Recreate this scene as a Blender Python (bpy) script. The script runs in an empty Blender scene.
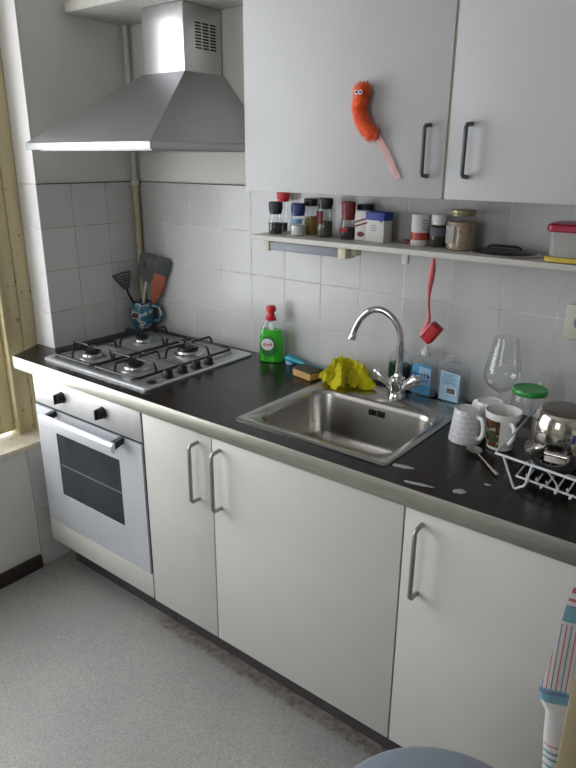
import bpy, bmesh, math, random
from mathutils import Vector, Matrix
random.seed(7)
scn = bpy.context.scene
COL = scn.collection
PI = math.pi

# ---------------------------------------------------------------- materials
def nodes_of(name):
    m = bpy.data.materials.new(name); m.use_nodes = True
    nt = m.node_tree; nt.nodes.clear()
    out = nt.nodes.new('ShaderNodeOutputMaterial')
    b = nt.nodes.new('ShaderNodeBsdfPrincipled')
    nt.links.new(b.outputs[0], out.inputs[0])
    return m, nt, b, out

def ramp(nt, src, stops):
    r = nt.nodes.new('ShaderNodeValToRGB')
    e = r.color_ramp.elements
    while len(e) > 1: e.remove(e[-1])
    e[0].position = stops[0][0]; e[0].color = (*stops[0][1], 1)
    for p, c in stops[1:]:
        k = e.new(p); k.color = (c[0], c[1], c[2], 1)
    nt.links.new(src, r.inputs[0]); return r

def noise(nt, scale, detail=4, vec=None, stretch=None):
    tc = nt.nodes.new('ShaderNodeTexCoord')
    n = nt.nodes.new('ShaderNodeTexNoise'); n.inputs['Scale'].default_value = scale
    n.inputs['Detail'].default_value = detail
    src = tc.outputs['Object']
    if stretch:
        mp = nt.nodes.new('ShaderNodeMapping'); mp.inputs['Scale'].default_value = stretch
        nt.links.new(src, mp.inputs[0]); src = mp.outputs[0]
    nt.links.new(src, n.inputs['Vector'])
    return n

def mat(name, col, rough=0.5, metal=0.0, trans=0.0, ior=1.45, var=0.06, scale=30, bump=0.0, bscale=200,
        stretch=None, emit=None, sheen=0.0, aniso=0.0, coat=0.0, alpha=None, sss=0.0, rvar=0.0):
    m, nt, b, out = nodes_of(name)
    b.inputs['Roughness'].default_value = rough
    b.inputs['Metallic'].default_value = metal
    b.inputs['Transmission Weight'].default_value = trans
    b.inputs['IOR'].default_value = ior
    b.inputs['Coat Weight'].default_value = coat
    b.inputs['Sheen Weight'].default_value = sheen
    b.inputs['Anisotropic'].default_value = aniso
    if alpha is not None: b.inputs['Alpha'].default_value = alpha
    c = Vector(col)
    n = noise(nt, scale, 5, stretch=stretch)
    lo = tuple(max(0, x*(1-var)) for x in col); hi = tuple(min(1, x*(1+var)) for x in col)
    r = ramp(nt, n.outputs[0], [(0.3, lo), (0.7, hi)])
    nt.links.new(r.outputs[0], b.inputs['Base Color'])
    if rvar:
        mr = nt.nodes.new('ShaderNodeMapRange'); mr.inputs[1].default_value = .3; mr.inputs[2].default_value = .7
        mr.inputs[3].default_value = max(0, rough-rvar); mr.inputs[4].default_value = rough+rvar
        nt.links.new(n.outputs[0], mr.inputs[0]); nt.links.new(mr.outputs[0], b.inputs['Roughness'])
    if bump:
        n2 = noise(nt, bscale, 3, stretch=stretch)
        bp = nt.nodes.new('ShaderNodeBump'); bp.inputs['Strength'].default_value = bump
        bp.inputs['Distance'].default_value = 0.002
        nt.links.new(n2.outputs[0], bp.inputs['Height']); nt.links.new(bp.outputs[0], b.inputs['Normal'])
    return m

def math_n(nt, op, a, b=None, c=None):
    n = nt.nodes.new('ShaderNodeMath'); n.operation = op
    for i, v in enumerate((a, b, c)):
        if v is None: continue
        if hasattr(v, 'is_output') or hasattr(v, 'links'): nt.links.new(v, n.inputs[i])
        else: n.inputs[i].default_value = v
    return n.outputs[0]

def tile_mat(name, axis, u0, z0, T=0.1495, w=0.0011, base=(.515, .515, .515), grout=(.36, .345, .30), above=None, ztop=None):
    m, nt, b, out = nodes_of(name)
    g = nt.nodes.new('ShaderNodeNewGeometry')
    s = nt.nodes.new('ShaderNodeSeparateXYZ'); nt.links.new(g.outputs['Position'], s.inputs[0])
    u = s.outputs[axis]; z = s.outputs['Z']
    def cell(c, c0):
        a = math_n(nt, 'DIVIDE', math_n(nt, 'SUBTRACT', c, c0), T)
        f = math_n(nt, 'FRACT', a)
        d = math_n(nt, 'MINIMUM', f, math_n(nt, 'SUBTRACT', 1.0, f))
        return math_n(nt, 'MULTIPLY', d, T), math_n(nt, 'FLOOR', a)
    du, iu = cell(u, u0); dz, iz = cell(z, z0)
    d = math_n(nt, 'MINIMUM', du, dz)
    line = nt.nodes.new('ShaderNodeMapRange'); line.inputs[1].default_value = w*0.7; line.inputs[2].default_value = w*1.6
    nt.links.new(d, line.inputs[0])
    # each tile its own slight tone
    cb = nt.nodes.new('ShaderNodeCombineXYZ'); nt.links.new(iu, cb.inputs[0]); nt.links.new(iz, cb.inputs[1])
    wn = nt.nodes.new('ShaderNodeTexWhiteNoise'); wn.noise_dimensions = '3D'; nt.links.new(cb.outputs[0], wn.inputs['Vector'])
    tn = nt.nodes.new('ShaderNodeMapRange'); tn.inputs[3].default_value = .95; tn.inputs[4].default_value = 1.04
    nt.links.new(wn.outputs['Value'], tn.inputs[0])
    n1 = noise(nt, 5, 4)
    r1 = ramp(nt, n1.outputs[0], [(0.3, tuple(x*.95 for x in base)), (0.7, tuple(x*1.03 for x in base))])
    mul = nt.nodes.new('ShaderNodeMixRGB'); mul.blend_type = 'MULTIPLY'; mul.inputs[0].default_value = 1
    nt.links.new(r1.outputs[0], mul.inputs[1]); nt.links.new(tn.outputs[0], mul.inputs[2])
    n2 = noise(nt, 14, 4)
    rg = ramp(nt, n2.outputs[0], [(0.38, tuple(x*.7 for x in grout)), (0.62, tuple(min(1, x*1.35) for x in grout))])
    mx = nt.nodes.new('ShaderNodeMixRGB'); nt.links.new(line.outputs[0], mx.inputs[0])
    nt.links.new(rg.outputs[0], mx.inputs[1]); nt.links.new(mul.outputs[0], mx.inputs[2])
    nt.links.new(mx.outputs[0], b.inputs['Base Color'])
    rr = nt.nodes.new('ShaderNodeMapRange'); rr.inputs[3].default_value = .8; rr.inputs[4].default_value = .22
    nt.links.new(line.outputs[0], rr.inputs[0]); nt.links.new(rr.outputs[0], b.inputs['Roughness'])
    hb = nt.nodes.new('ShaderNodeMapRange'); hb.inputs[1].default_value = 0; hb.inputs[2].default_value = w*3.2
    nt.links.new(d, hb.inputs[0])
    nw = noise(nt, 9, 2)
    hh = math_n(nt, 'ADD', hb.outputs[0], math_n(nt, 'MULTIPLY', nw.outputs[0], 1.2))
    bp = nt.nodes.new('ShaderNodeBump'); bp.inputs['Strength'].default_value = .3; bp.inputs['Distance'].default_value = .0012
    nt.links.new(hh, bp.inputs['Height']); nt.links.new(bp.outputs[0], b.inputs['Normal'])
    return m

def floor_mat():
    m, nt, b, out = nodes_of('speckled_vinyl')
    n1 = noise(nt, 230, 4); n2 = noise(nt, 2.2, 5); n3 = noise(nt, 60, 4)
    r1 = ramp(nt, n1.outputs[0], [(0.32, (.28, .275, .265)), (0.5, (.345, .338, .325)), (0.68, (.43, .42, .40))])
    r2 = ramp(nt, n2.outputs[0], [(0.3, (.86, .86, .87)), (0.7, (1.06, 1.05, 1.03))])
    mul = nt.nodes.new('ShaderNodeMixRGB'); mul.blend_type = 'MULTIPLY'; mul.inputs[0].default_value = 1
    nt.links.new(r1.outputs[0], mul.inputs[1]); nt.links.new(r2.outputs[0], mul.inputs[2])
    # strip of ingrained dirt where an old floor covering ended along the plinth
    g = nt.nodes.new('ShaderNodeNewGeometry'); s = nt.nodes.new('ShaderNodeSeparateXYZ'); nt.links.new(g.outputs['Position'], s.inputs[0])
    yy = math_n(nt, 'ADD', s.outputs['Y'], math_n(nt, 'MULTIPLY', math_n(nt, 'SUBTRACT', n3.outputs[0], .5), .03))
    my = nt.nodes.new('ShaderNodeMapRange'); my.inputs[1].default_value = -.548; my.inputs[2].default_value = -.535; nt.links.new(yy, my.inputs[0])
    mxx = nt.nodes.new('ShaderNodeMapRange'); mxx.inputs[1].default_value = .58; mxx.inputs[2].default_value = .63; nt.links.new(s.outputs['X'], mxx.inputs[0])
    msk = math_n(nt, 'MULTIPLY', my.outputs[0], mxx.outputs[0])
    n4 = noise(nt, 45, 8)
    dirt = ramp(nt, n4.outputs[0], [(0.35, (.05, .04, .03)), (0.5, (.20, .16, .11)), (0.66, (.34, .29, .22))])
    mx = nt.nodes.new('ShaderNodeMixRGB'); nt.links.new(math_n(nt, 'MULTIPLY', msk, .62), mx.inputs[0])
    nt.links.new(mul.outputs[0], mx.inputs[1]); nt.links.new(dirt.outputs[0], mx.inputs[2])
    nt.links.new(mx.outputs[0], b.inputs['Base Color'])
    b.inputs['Roughness'].default_value = .5
    bp = nt.nodes.new('ShaderNodeBump'); bp.inputs['Strength'].default_value = .15; bp.inputs['Distance'].default_value = .001
    nt.links.new(n1.outputs[0], bp.inputs['Height']); nt.links.new(bp.outputs[0], b.inputs['Normal'])
    return m

def pane_mat():
    m = bpy.data.materials.new('window_glass'); m.use_nodes = True
    nt = m.node_tree; nt.nodes.clear()
    out = nt.nodes.new('ShaderNodeOutputMaterial'); mx = nt.nodes.new('ShaderNodeMixShader')
    t = nt.nodes.new('ShaderNodeBsdfTransparent'); g = nt.nodes.new('ShaderNodeBsdfGlossy'); g.inputs['Roughness'].default_value = .02
    mx.inputs[0].default_value = .07
    nt.links.new(t.outputs[0], mx.inputs[1]); nt.links.new(g.outputs[0], mx.inputs[2]); nt.links.new(mx.outputs[0], out.inputs[0])
    return m

def wood_mat(name, col, dark, scale=14):
    m, nt, b, out = nodes_of(name)
    n1 = noise(nt, scale, 6, stretch=(1, 1, .12)); n2 = noise(nt, 45, 5)
    r1 = ramp(nt, n1.outputs[0], [(0.3, tuple(x*.8 for x in col)), (0.65, col)])
    r2 = ramp(nt, n2.outputs[0], [(0.30, dark), (0.36, (1, 1, 1))])
    mul = nt.nodes.new('ShaderNodeMixRGB'); mul.blend_type = 'MULTIPLY'; mul.inputs[0].default_value = .8
    nt.links.new(r1.outputs[0], mul.inputs[1]); nt.links.new(r2.outputs[0], mul.inputs[2]); nt.links.new(mul.outputs[0], b.inputs['Base Color'])
    b.inputs['Roughness'].default_value = .55
    bp = nt.nodes.new('ShaderNodeBump'); bp.inputs['Strength'].default_value = .4; bp.inputs['Distance'].default_value = .002
    nt.links.new(n2.outputs[0], bp.inputs['Height']); nt.links.new(bp.outputs[0], b.inputs['Normal'])
    return m

def bands_mat(name, axis, stops, rough=.6, coord='Object', lo=0.0, hi=1.0, bump=0):
    """printed or woven bands along one axis of the object; stops (pos, colour), constant"""
    m, nt, b, out = nodes_of(name)
    tc = nt.nodes.new('ShaderNodeTexCoord'); s = nt.nodes.new('ShaderNodeSeparateXYZ')
    nt.links.new(tc.outputs[coord], s.inputs[0])
    mr = nt.nodes.new('ShaderNodeMapRange'); mr.inputs[1].default_value = lo; mr.inputs[2].default_value = hi
    nt.links.new(s.outputs[axis], mr.inputs[0])
    r = ramp(nt, mr.outputs[0], stops); r.color_ramp.interpolation = 'CONSTANT'
    nt.links.new(r.outputs[0], b.inputs['Base Color']); b.inputs['Roughness'].default_value = rough
    if bump:
        n = noise(nt, 600, 2); bp = nt.nodes.new('ShaderNodeBump'); bp.inputs['Strength'].default_value = bump
        bp.inputs['Distance'].default_value = .001
        nt.links.new(n.outputs[0], bp.inputs['Height']); nt.links.new(bp.outputs[0], b.inputs['Normal'])
    return m

M = {}
M['plaster'] = mat('painted_plaster', (.66, .65, .61), .75, var=.05, scale=4, bump=.25, bscale=60)
M['reveal'] = mat('light_raised_paint', (.83, .82, .83), .7, var=.03, scale=5, bump=.2, bscale=60)  # paler than the plaster, standing in for window light on the reveal
M['right_plaster'] = mat('low_bounce_plaster', (.40, .38, .35), .8, var=.04, scale=4)  # unseen wall, toned darker to cut its bounce light
M['dirt_line'] = mat('brown_grime', (.13, .085, .05), .9, var=.4, scale=30)
M['ceiling'] = mat('ceiling_paint', (.62, .61, .59), .8, var=.03, scale=3)
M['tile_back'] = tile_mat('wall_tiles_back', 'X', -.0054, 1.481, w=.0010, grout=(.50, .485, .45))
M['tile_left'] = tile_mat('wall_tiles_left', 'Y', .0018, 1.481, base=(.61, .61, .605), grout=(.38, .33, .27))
M['tile_reveal'] = tile_mat('wall_tiles_reveal', 'X', .03, 1.481, base=(.83, .83, .85), grout=(.62, .60, .58))  # tile base raised to carry the window light falling on the reveal
M['floor'] = floor_mat()
M['pane'] = pane_mat()
M['cream_wood'] = wood_mat('yellowed_window_paint', (.66, .57, .34), (.42, .32, .17))
M['sill'] = wood_mat('weathered_sill_paint', (.72, .64, .50), (.45, .32, .2), 22)
M['post_wood'] = wood_mat('cream_wood_paint', (.36, .295, .17), (.5, .4, .3))
M['dark_base'] = mat('dark_brown_skirting', (.035, .026, .022), .6)
M['door_white'] = mat('cream_white_laminate', (.60, .59, .555), .42, var=.02, scale=8, bump=.05, bscale=300)
M['upper_white'] = mat('white_laminate', (.455, .457, .46), .45, var=.02, scale=6, bump=.05, bscale=300)
M['edge_beige'] = mat('yellowed_edge_band', (.45, .40, .28), .5)
M['carcass'] = mat('white_chipboard', (.55, .55, .53), .6)
M['plinth'] = mat('grey_plinth', (.075, .065, .07), .45, var=.15)
M['worktop'] = mat('black_laminate', (.012, .0095, .0085), .17, ior=1.33, var=.5, scale=70, bump=.12, bscale=500, rvar=.07)
M['alu'] = mat('aluminium_edge', (.45, .44, .39), .42, metal=.9, var=.12, scale=14, stretch=(1, 8, 8))
M['steel'] = mat('brushed_steel', (.62, .62, .63), .33, metal=1, var=.05, scale=20, stretch=(1, 1, 30), bump=.05, bscale=150)
M['hood_steel'] = mat('hood_steel', (.47, .47, .49), .43, metal=.92, var=.04, scale=8)
M['oven_steel'] = mat('oven_steel', (.66, .69, .74), .48, metal=.4, var=.05, scale=18, stretch=(.3, 1, 20))
M['oven_panel'] = mat('oven_panel_steel', (.60, .60, .60), .45, metal=.5, var=.05, scale=18)
M['sink_steel'] = mat('sink_steel', (.44, .425, .40), .27, metal=1, var=.05, scale=9)
M['hob_steel'] = mat('hob_steel', (.60, .61, .62), .34, metal=.75, var=.06, scale=14)
M['chrome'] = mat('chrome', (.66, .66, .66), .07, metal=1, var=.02)
M['pot_steel'] = mat('polished_pot_steel', (.62, .58, .53), .13, metal=1, var=.1, scale=30, rvar=.05)
M['handle_grey'] = mat('satin_handle', (.34, .34, .34), .38, metal=.8, var=.1)
M['handle_dark'] = mat('dark_grey_handle', (.10, .11, .125), .45, metal=.3, var=.1)
M['black'] = mat('black_plastic', (.012, .012, .013), .32, var=.3)
M['enamel'] = mat('black_enamel', (.012, .012, .013), .28, var=.3)
M['cap_alu'] = mat('burner_aluminium', (.55, .55, .55), .32, metal=1)
M['oven_glass'] = mat('oven_window_glass', (.035, .045, .055), .12, var=.2, scale=6, coat=.3)
M['dark_gap'] = mat('dark_gap', (.006, .006, .007), .6)  # near-black colour stands in for shade in gaps and slots
M['shelf'] = mat('shelf_laminate', (.54, .525, .48), .5, var=.03)
M['cream_plastic'] = mat('yellowed_plastic', (.62, .58, .42), .45)
M['grey_strip'] = mat('grey_strip', (.26, .28, .32), .45)
M['pipe_white'] = mat('white_painted_pipe', (.55, .54, .50), .5)
M['pipe_cream'] = mat('yellowed_pipe', (.48, .42, .27), .5, var=.15, scale=25)
def thin_glass(name, tint, blend=.12, lo=.04, hi=.75):
    m = bpy.data.materials.new(name); m.use_nodes = True
    nt = m.node_tree; nt.nodes.clear()
    out = nt.nodes.new('ShaderNodeOutputMaterial'); mx = nt.nodes.new('ShaderNodeMixShader')
    t = nt.nodes.new('ShaderNodeBsdfTransparent'); t.inputs[0].default_value = (*tint, 1)
    g = nt.nodes.new('ShaderNodeBsdfGlossy'); g.inputs['Roughness'].default_value = .04
    lw = nt.nodes.new('ShaderNodeLayerWeight'); lw.inputs[0].default_value = .35
    mr = nt.nodes.new('ShaderNodeMapRange'); mr.inputs[1].default_value = 0; mr.inputs[2].default_value = 1; mr.inputs[3].default_value = lo; mr.inputs[4].default_value = hi
    p = math_n(nt, 'POWER', lw.outputs['Facing'], 2.2)
    nt.links.new(p, mr.inputs[0]); nt.links.new(mr.outputs[0], mx.inputs[0])
    nt.links.new(t.outputs[0], mx.inputs[1]); nt.links.new(g.outputs[0], mx.inputs[2]); nt.links.new(mx.outputs[0], out.inputs[0])
    return m
M['glass'] = thin_glass('clear_glass', (.975, .98, .98), lo=.035, hi=.8)
M['clear_plastic'] = thin_glass('clear_plastic', (.94, .955, .96), lo=.05, hi=.6)
M['white'] = mat('white_plastic', (.72, .72, .71), .35)
M['red'] = mat('red_plastic', (.62, .02, .025), .3, var=.08)
M['red_bristle'] = mat('red_bristles', (.42, .003, .008), .55, var=.25, scale=300, bump=.6, bscale=900)
M['pink'] = mat('pink_plastic', (.62, .15, .17), .3, var=.05)
M['soap'] = mat('green_washing_liquid', (.07, .78, .03), .08, trans=.45, ior=1.33, var=.05)
M['soap_dark'] = mat('dark_green_soap', (.015, .07, .055), .1, trans=.35, ior=1.33, var=.05)
M['pale_liquid'] = mat('pale_blue_soap', (.16, .24, .28), .15, var=.05)
M['label_green'] = mat('green_label', (.02, .15, .025), .4)
M['label_white'] = mat('white_label', (.75, .76, .76), .45)
M['label_red'] = mat('red_print', (.55, .03, .05), .5)
M['label_pale'] = mat('pale_blue_label', (.38, .60, .78), .4)
M['label_blue'] = mat('sky_blue_label', (.10, .34, .62), .4)
M['print_blue'] = mat('blue_print', (.03, .06, .40), .5)
M['print_black'] = mat('black_print', (.02, .02, .02), .5)
M['print_grey'] = mat('grey_print', (.20, .22, .26), .5)
M['sponge'] = mat('yellow_sponge', (.58, .34, .13), .85, var=.2, scale=150, bump=.8, bscale=350)
M['scourer'] = mat('green_scourer', (.07, .075, .045), .9, var=.35, scale=200, bump=.8, bscale=500)
M['yellow_cloth'] = mat('yellow_cloth', (.88, .82, .015), .85, var=.10, scale=60, bump=.5, bscale=500, sheen=.3)
M['teal'] = mat('teal_plastic', (.015, .30, .42), .3)
M['ceramic'] = mat('white_ceramic', (.72, .71, .69), .16, var=.02)
M['wire'] = mat('white_coated_wire', (.68, .70, .73), .3)
M['fuzz'] = mat('orange_fuzz', (1.0, .13, .025), .7, var=.15, scale=80, sheen=.5)
M['fuzz_tail'] = mat('pale_pink_ribbon', (.74, .46, .47), .6, trans=0, var=.1, scale=60, alpha=.55)
M['lid_green'] = mat('green_jar_lid', (.03, .27, .06), .3, var=.1)
M['blue_cap'] = mat('navy_cap', (.012, .025, .15), .35)
M['dark_cap'] = mat('blue_black_cap', (.012, .016, .03), .35)
M['red_cap'] = mat('dark_red_cap', (.20, .012, .015), .35)
M['pepper'] = mat('peppercorns', (.022, .018, .015), .8, var=.7, scale=260, bump=.9, bscale=260)
M['salt'] = mat('coarse_salt', (.75, .75, .74), .6, var=.1, scale=260, bump=.8, bscale=260)
M['herbs'] = mat('mixed_herbs', (.085, .07, .045), .85, var=.7, scale=240, bump=.8, bscale=260)
M['mustard_fill'] = mat('yellow_spice', (.30, .20, .03), .8, var=.3, scale=200)
M['beige_fill'] = mat('beige_preserve', (.36, .28, .19), .5, var=.25, scale=90)
M['jar_metal'] = mat('tarnished_lid', (.36, .31, .20), .35, metal=.8, var=.2)
M['blue_lid'] = mat('royal_blue_card', (.012, .035, .26), .5)
M['white_card'] = mat('white_card', (.60, .58, .56), .55, var=.04)
M['chilli'] = mat('dark_red_print', (.14, .015, .015), .55)
M['tin_red'] = mat('red_tin_band', (.42, .05, .035), .4)
M['dark_metal'] = mat('dark_pan_lid', (.045, .047, .05), .3, metal=.6)
M['tub_red'] = mat('raspberry_lid', (.36, .012, .045), .35)
M['tub_clear'] = mat('cloudy_tub', (.50, .49, .47), .3, trans=.35, ior=1.2, var=.06)
M['tub_yellow'] = mat('yellow_base', (.58, .43, .06), .4)
M['bin_lid'] = mat('blue_grey_plastic', (.20, .235, .285), .42, var=.04)
M['bin_body'] = mat('grey_bin_body', (.22, .23, .25), .4)
M['puddle'] = mat('window_sheen_water', (.34, .35, .37), .12, var=.1, scale=60)  # pale grey base stands in for window light mirrored in the drops
M['pot_base'] = mat('tarnished_pot_base', (.17, .15, .135), .38, metal=.8, var=.3, scale=40)
M['silver_spoon'] = mat('dull_spoon_steel', (.68, .66, .62), .38, metal=.8)
M['orange_brown'] = mat('terracotta_silicone', (.40, .115, .06), .5)
M['grey_nylon'] = mat('grey_nylon', (.085, .095, .10), .45)
M['black_nylon'] = mat('black_nylon', (.008, .008, .008), .45)
M['beige_plastic'] = mat('beige_handle', (.50, .44, .38), .4)
M['socket'] = mat('ivory_socket', (.55, .53, .44), .4)

def mug_print_mat():
    m, nt, b, out = nodes_of('blue_and_white_glaze')
    n = noise(nt, 26, 1)
    r = ramp(nt, n.outputs[0], [(0.0, (.035, .13, .20)), (0.50, (.045, .19, .28)), (.56, (.45, .48, .50)), (0.60, (.60, .60, .6)), (.615, (.20, .045, .03)), (.66, (.05, .05, .05))])
    r.color_ramp.interpolation = 'CONSTANT'
    nt.links.new(r.outputs[0], b.inputs['Base Color']); b.inputs['Roughness'].default_value = .2
    return m
M['mug_blue'] = mug_print_mat()

def brick_print_mat():
    m, nt, b, out = nodes_of('grey_block_glaze')
    tc = nt.nodes.new('ShaderNodeTexCoord'); s = nt.nodes.new('ShaderNodeSeparateXYZ'); nt.links.new(tc.outputs['Object'], s.inputs[0])
    ang = math_n(nt, 'ARCTAN2', s.outputs['Y'], s.outputs['X'])
    row = math_n(nt, 'DIVIDE', math_n(nt, 'SUBTRACT', s.outputs['Z'], .008), .0135)
    fr = math_n(nt, 'FRACT', row); ir = math_n(nt, 'FLOOR', row)
    au = math_n(nt, 'ADD', math_n(nt, 'DIVIDE', ang, 2*PI/11), math_n(nt, 'MULTIPLY', ir, .5))
    fa = math_n(nt, 'FRACT', au)
    k = math_n(nt, 'MULTIPLY', math_n(nt, 'GREATER_THAN', fr, .17), math_n(nt, 'GREATER_THAN', fa, .1))
    k = math_n(nt, 'MULTIPLY', k, math_n(nt, 'LESS_THAN', s.outputs['Z'], .09))
    mx = nt.nodes.new('ShaderNodeMixRGB'); nt.links.new(k, mx.inputs[0])
    mx.inputs[1].default_value = (.72, .71, .70, 1); mx.inputs[2].default_value = (.55, .55, .58, 1)
    nt.links.new(mx.outputs[0], b.inputs['Base Color']); b.inputs['Roughness'].default_value = .25
    return m
M['mug_grey'] = brick_print_mat()

def panel_print_mat():
    m, nt, b, out = nodes_of('red_and_green_print')
    n = noise(nt, 70, 3)
    r = ramp(nt, n.outputs[0], [(0.0, (.03, .14, .05)), (0.47, (.34, .03, .03)), (.55, (.03, .10, .04)), (0.62, (.6, .52, .4))])
    r.color_ramp.interpolation = 'CONSTANT'
    nt.links.new(r.outputs[0], b.inputs['Base Color']); b.inputs['Roughness'].default_value = .25
    return m
M['panel_print'] = panel_print_mat()

# ---------------------------------------------------------------- mesh builder
class B:
    def __init__(s): s.bm = bmesh.new()
    def _mark(s): return set(s.bm.verts)
    def box(s, x0, x1, y0, y1, z0, z1, bev=0.0, seg=2, rot=None):
        r = bmesh.ops.create_cube(s.bm, size=1)
        vs = r['verts']
        for v in vs:
            v.co = Vector(((x0+x1)/2+v.co.x*(x1-x0), (y0+y1)/2+v.co.y*(y1-y0), (z0+z1)/2+v.co.z*(z1-z0)))
        if rot is not None:
            for v in vs: v.co = rot @ v.co
        if bev > 0:
            es = list({e for v in vs for e in v.link_edges})
            bmesh.ops.bevel(s.bm, geom=es, offset=bev, segments=seg, affect='EDGES', profile=.5)
        return s
    def prism(s, pts, z0, z1, axis='Z', bev=0):
        """extrude a polygon; pts 2D in the plane normal to axis"""
        def P(a, b, c):
            return {'Z': (a, b, c), 'Y': (a, c, b), 'X': (c, a, b)}[axis]
        lo = [s.bm.verts.new(P(a, b, z0)) for a, b in pts]; hi = [s.bm.verts.new(P(a, b, z1)) for a, b in pts]
        n = len(pts); fs = []
        fs.append(s.bm.faces.new(lo[::-1])); fs.append(s.bm.faces.new(hi))
        for i in range(n): fs.append(s.bm.faces.new((lo[i], lo[(i+1) % n], hi[(i+1) % n], hi[i])))
        if bev:
            es = [e for e in fs[1].edges] + [e for e in fs[0].edges]
            bmesh.ops.bevel(s.bm, geom=es, offset=bev, segments=2, affect='EDGES', profile=.5)
        return s
    def lathe(s, prof, n=40, c=(0, 0, 0), sx=1, sy=1, rot=None, a0=0):
        c = Vector(c); rings = []
        for (r, z) in prof:
            if r < 1e-6:
                v = Vector((0, 0, z)); v = rot @ v if rot else v
                rings.append([s.bm.verts.new(v+c)])
            else:
                ring = []
                for i in range(n):
                    a = a0+2*PI*i/n; v = Vector((r*math.cos(a)*sx, r*math.sin(a)*sy, z))
                    v = rot @ v if rot else v
                    ring.append(s.bm.verts.new(v+c))
                rings.append(ring)
        for p, q in zip(rings, rings[1:]):
            if len(p) == 1 and len(q) == 1: continue
            for i in range(n):
                j = (i+1) % n
                if len(p) == 1: s.bm.faces.new((p[0], q[j], q[i]))
                elif len(q) == 1: s.bm.faces.new((p[i], p[j], q[0]))
                else: s.bm.faces.new((p[i], p[j], q[j], q[i]))
        return s
    def loft(s, rings, cap=True, closed=True):
        """rings: lists of 3D points, same count"""
        R = [[s.bm.verts.new(p) for p in r] for r in rings]; n = len(R[0])
        for p, q in zip(R, R[1:]):
            for i in range(n if closed else n-1):
                j = (i+1) % n
                s.bm.faces.new((p[i], p[j], q[j], q[i]))
        if cap: s.bm.faces.new(R[0][::-1]); s.bm.faces.new(R[-1])
        return s
    def tube(s, pts, r, n=10, closed=False, sm=0, flat=1.0):
        pts = [Vector(p) for p in pts]
        if sm: pts = smooth_path(pts, sm, closed)
        N = len(pts); rr = r if isinstance(r, (list, tuple)) else [r]
        def rad(i):
            if len(rr) == 1: return rr[0]
            t = i/(N-1)*(len(rr)-1); k = min(int(t), len(rr)-2); return rr[k]+(rr[k+1]-rr[k])*(t-k)
        up = None; rings = []
        for i, p in enumerate(pts):
            if closed: d = pts[(i+1) % N]-pts[i-1]
            else: d = pts[min(i+1, N-1)]-pts[max(i-1, 0)]
            if d.length < 1e-9: d = Vector((0, 0, 1))
            d.normalize()
            if up is None:
                up = Vector((0, 0, 1)) if abs(d.z) < .9 else Vector((1, 0, 0))
            a = (up-d*up.dot(d))
            if a.length < 1e-6: a = d.orthogonal()
            a.normalize(); b = d.cross(a); up = a
            q = rad(i)
            rings.append([s.bm.verts.new(p+a*math.cos(2*PI*k/n)*q*flat+b*math.sin(2*PI*k/n)*q) for k in range(n)])
        for i in range(N if closed else N-1):
            A = rings[i]; C_ = rings[(i+1) % N]
            for k in range(n): s.bm.faces.new((A[k], A[(k+1) % n], C_[(k+1) % n], C_[k]))
        if not closed:
            s.bm.faces.new(rings[0][::-1]); s.bm.faces.new(rings[-1])
        return s
    def sphere(s, c, r, sc=(1, 1, 1), u=20, v=12):
        res = bmesh.ops.create_uvsphere(s.bm, u_segments=u, v_segments=v, radius=r)
        for w in res['verts']: w.co = Vector((w.co.x*sc[0], w.co.y*sc[1], w.co.z*sc[2]))+Vector(c)
        return s
    def xf(s, mx):
        bmesh.ops.transform(s.bm, matrix=mx, verts=s.bm.verts); return s

def smooth_path(pts, k, closed=False):
    out = []; N = len(pts)
    for i in range(N if closed else N-1):
        if closed: p0, p1, p2, p3 = pts[i-1], pts[i], pts[(i+1) % N], pts[(i+2) % N]
        else: p0, p1, p2, p3 = pts[max(i-1, 0)], pts[i], pts[i+1], pts[min(i+2, N-1)]
        for j in range(k):
            t = j/k
            out.append(.5*((2*p1)+(-p0+p2)*t+(2*p0-5*p1+4*p2-p3)*t*t+(-p0+3*p1-3*p2+p3)*t**3))
    if not closed: out.append(pts[-1])
    return out

def rrect(x0, x1, y0, y1, r, n=6):
    P = []
    for cx, cy, a in ((x1-r, y1-r, 0), (x0+r, y1-r, PI/2), (x0+r, y0+r, PI), (x1-r, y0+r, 3*PI/2)):
        for i in range(n+1): P.append((cx+r*math.cos(a+PI/2*i/n), cy+r*math.sin(a+PI/2*i/n)))
    return P

def obj(name, b, m, parent=None, angle=38, loc=None):
    bm = b.bm if isinstance(b, B) else b
    bmesh.ops.recalc_face_normals(bm, faces=bm.faces)
    for f in bm.faces: f.smooth = True
    for e in bm.edges:
        if len(e.link_faces) == 2: e.smooth = e.calc_face_angle(0) < math.radians(angle)
    me = bpy.data.meshes.new(name); bm.to_mesh(me); bm.free()
    me.materials.append(m)
    o = bpy.data.objects.new(name, me); COL.objects.link(o)
    if loc is not None: o.location = loc
    if parent: o.parent = parent
    return o

def struct(name, b, m, parent=None):
    o = obj(name, b, m, parent)
    if not parent: o['kind'] = 'structure'
    return o

def thing(name, label, cat, loc=(0, 0, 0), rz=0, group=None):
    o = bpy.data.objects.new(name, None); COL.objects.link(o)
    o.location = loc; o.rotation_euler = (0, 0, rz); o.empty_display_size = .05
    o['label'] = label; o['category'] = cat
    if group: o['group'] = group
    return o

def tag(o, label, cat, group=None):
    o['label'] = label; o['category'] = cat
    if group: o['group'] = group
    return o

def dup(root, loc, rz=None, label=None):
    r = root.copy(); COL.objects.link(r); r.location = loc
    if rz is not None: r.rotation_euler = (0, 0, rz)
    if label: r['label'] = label
    for ch in list(root.children):
        c = ch.copy(); COL.objects.link(c); c.parent = r
        for g in list(ch.children):
            d = g.copy(); COL.objects.link(d); d.parent = c
    return r

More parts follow.
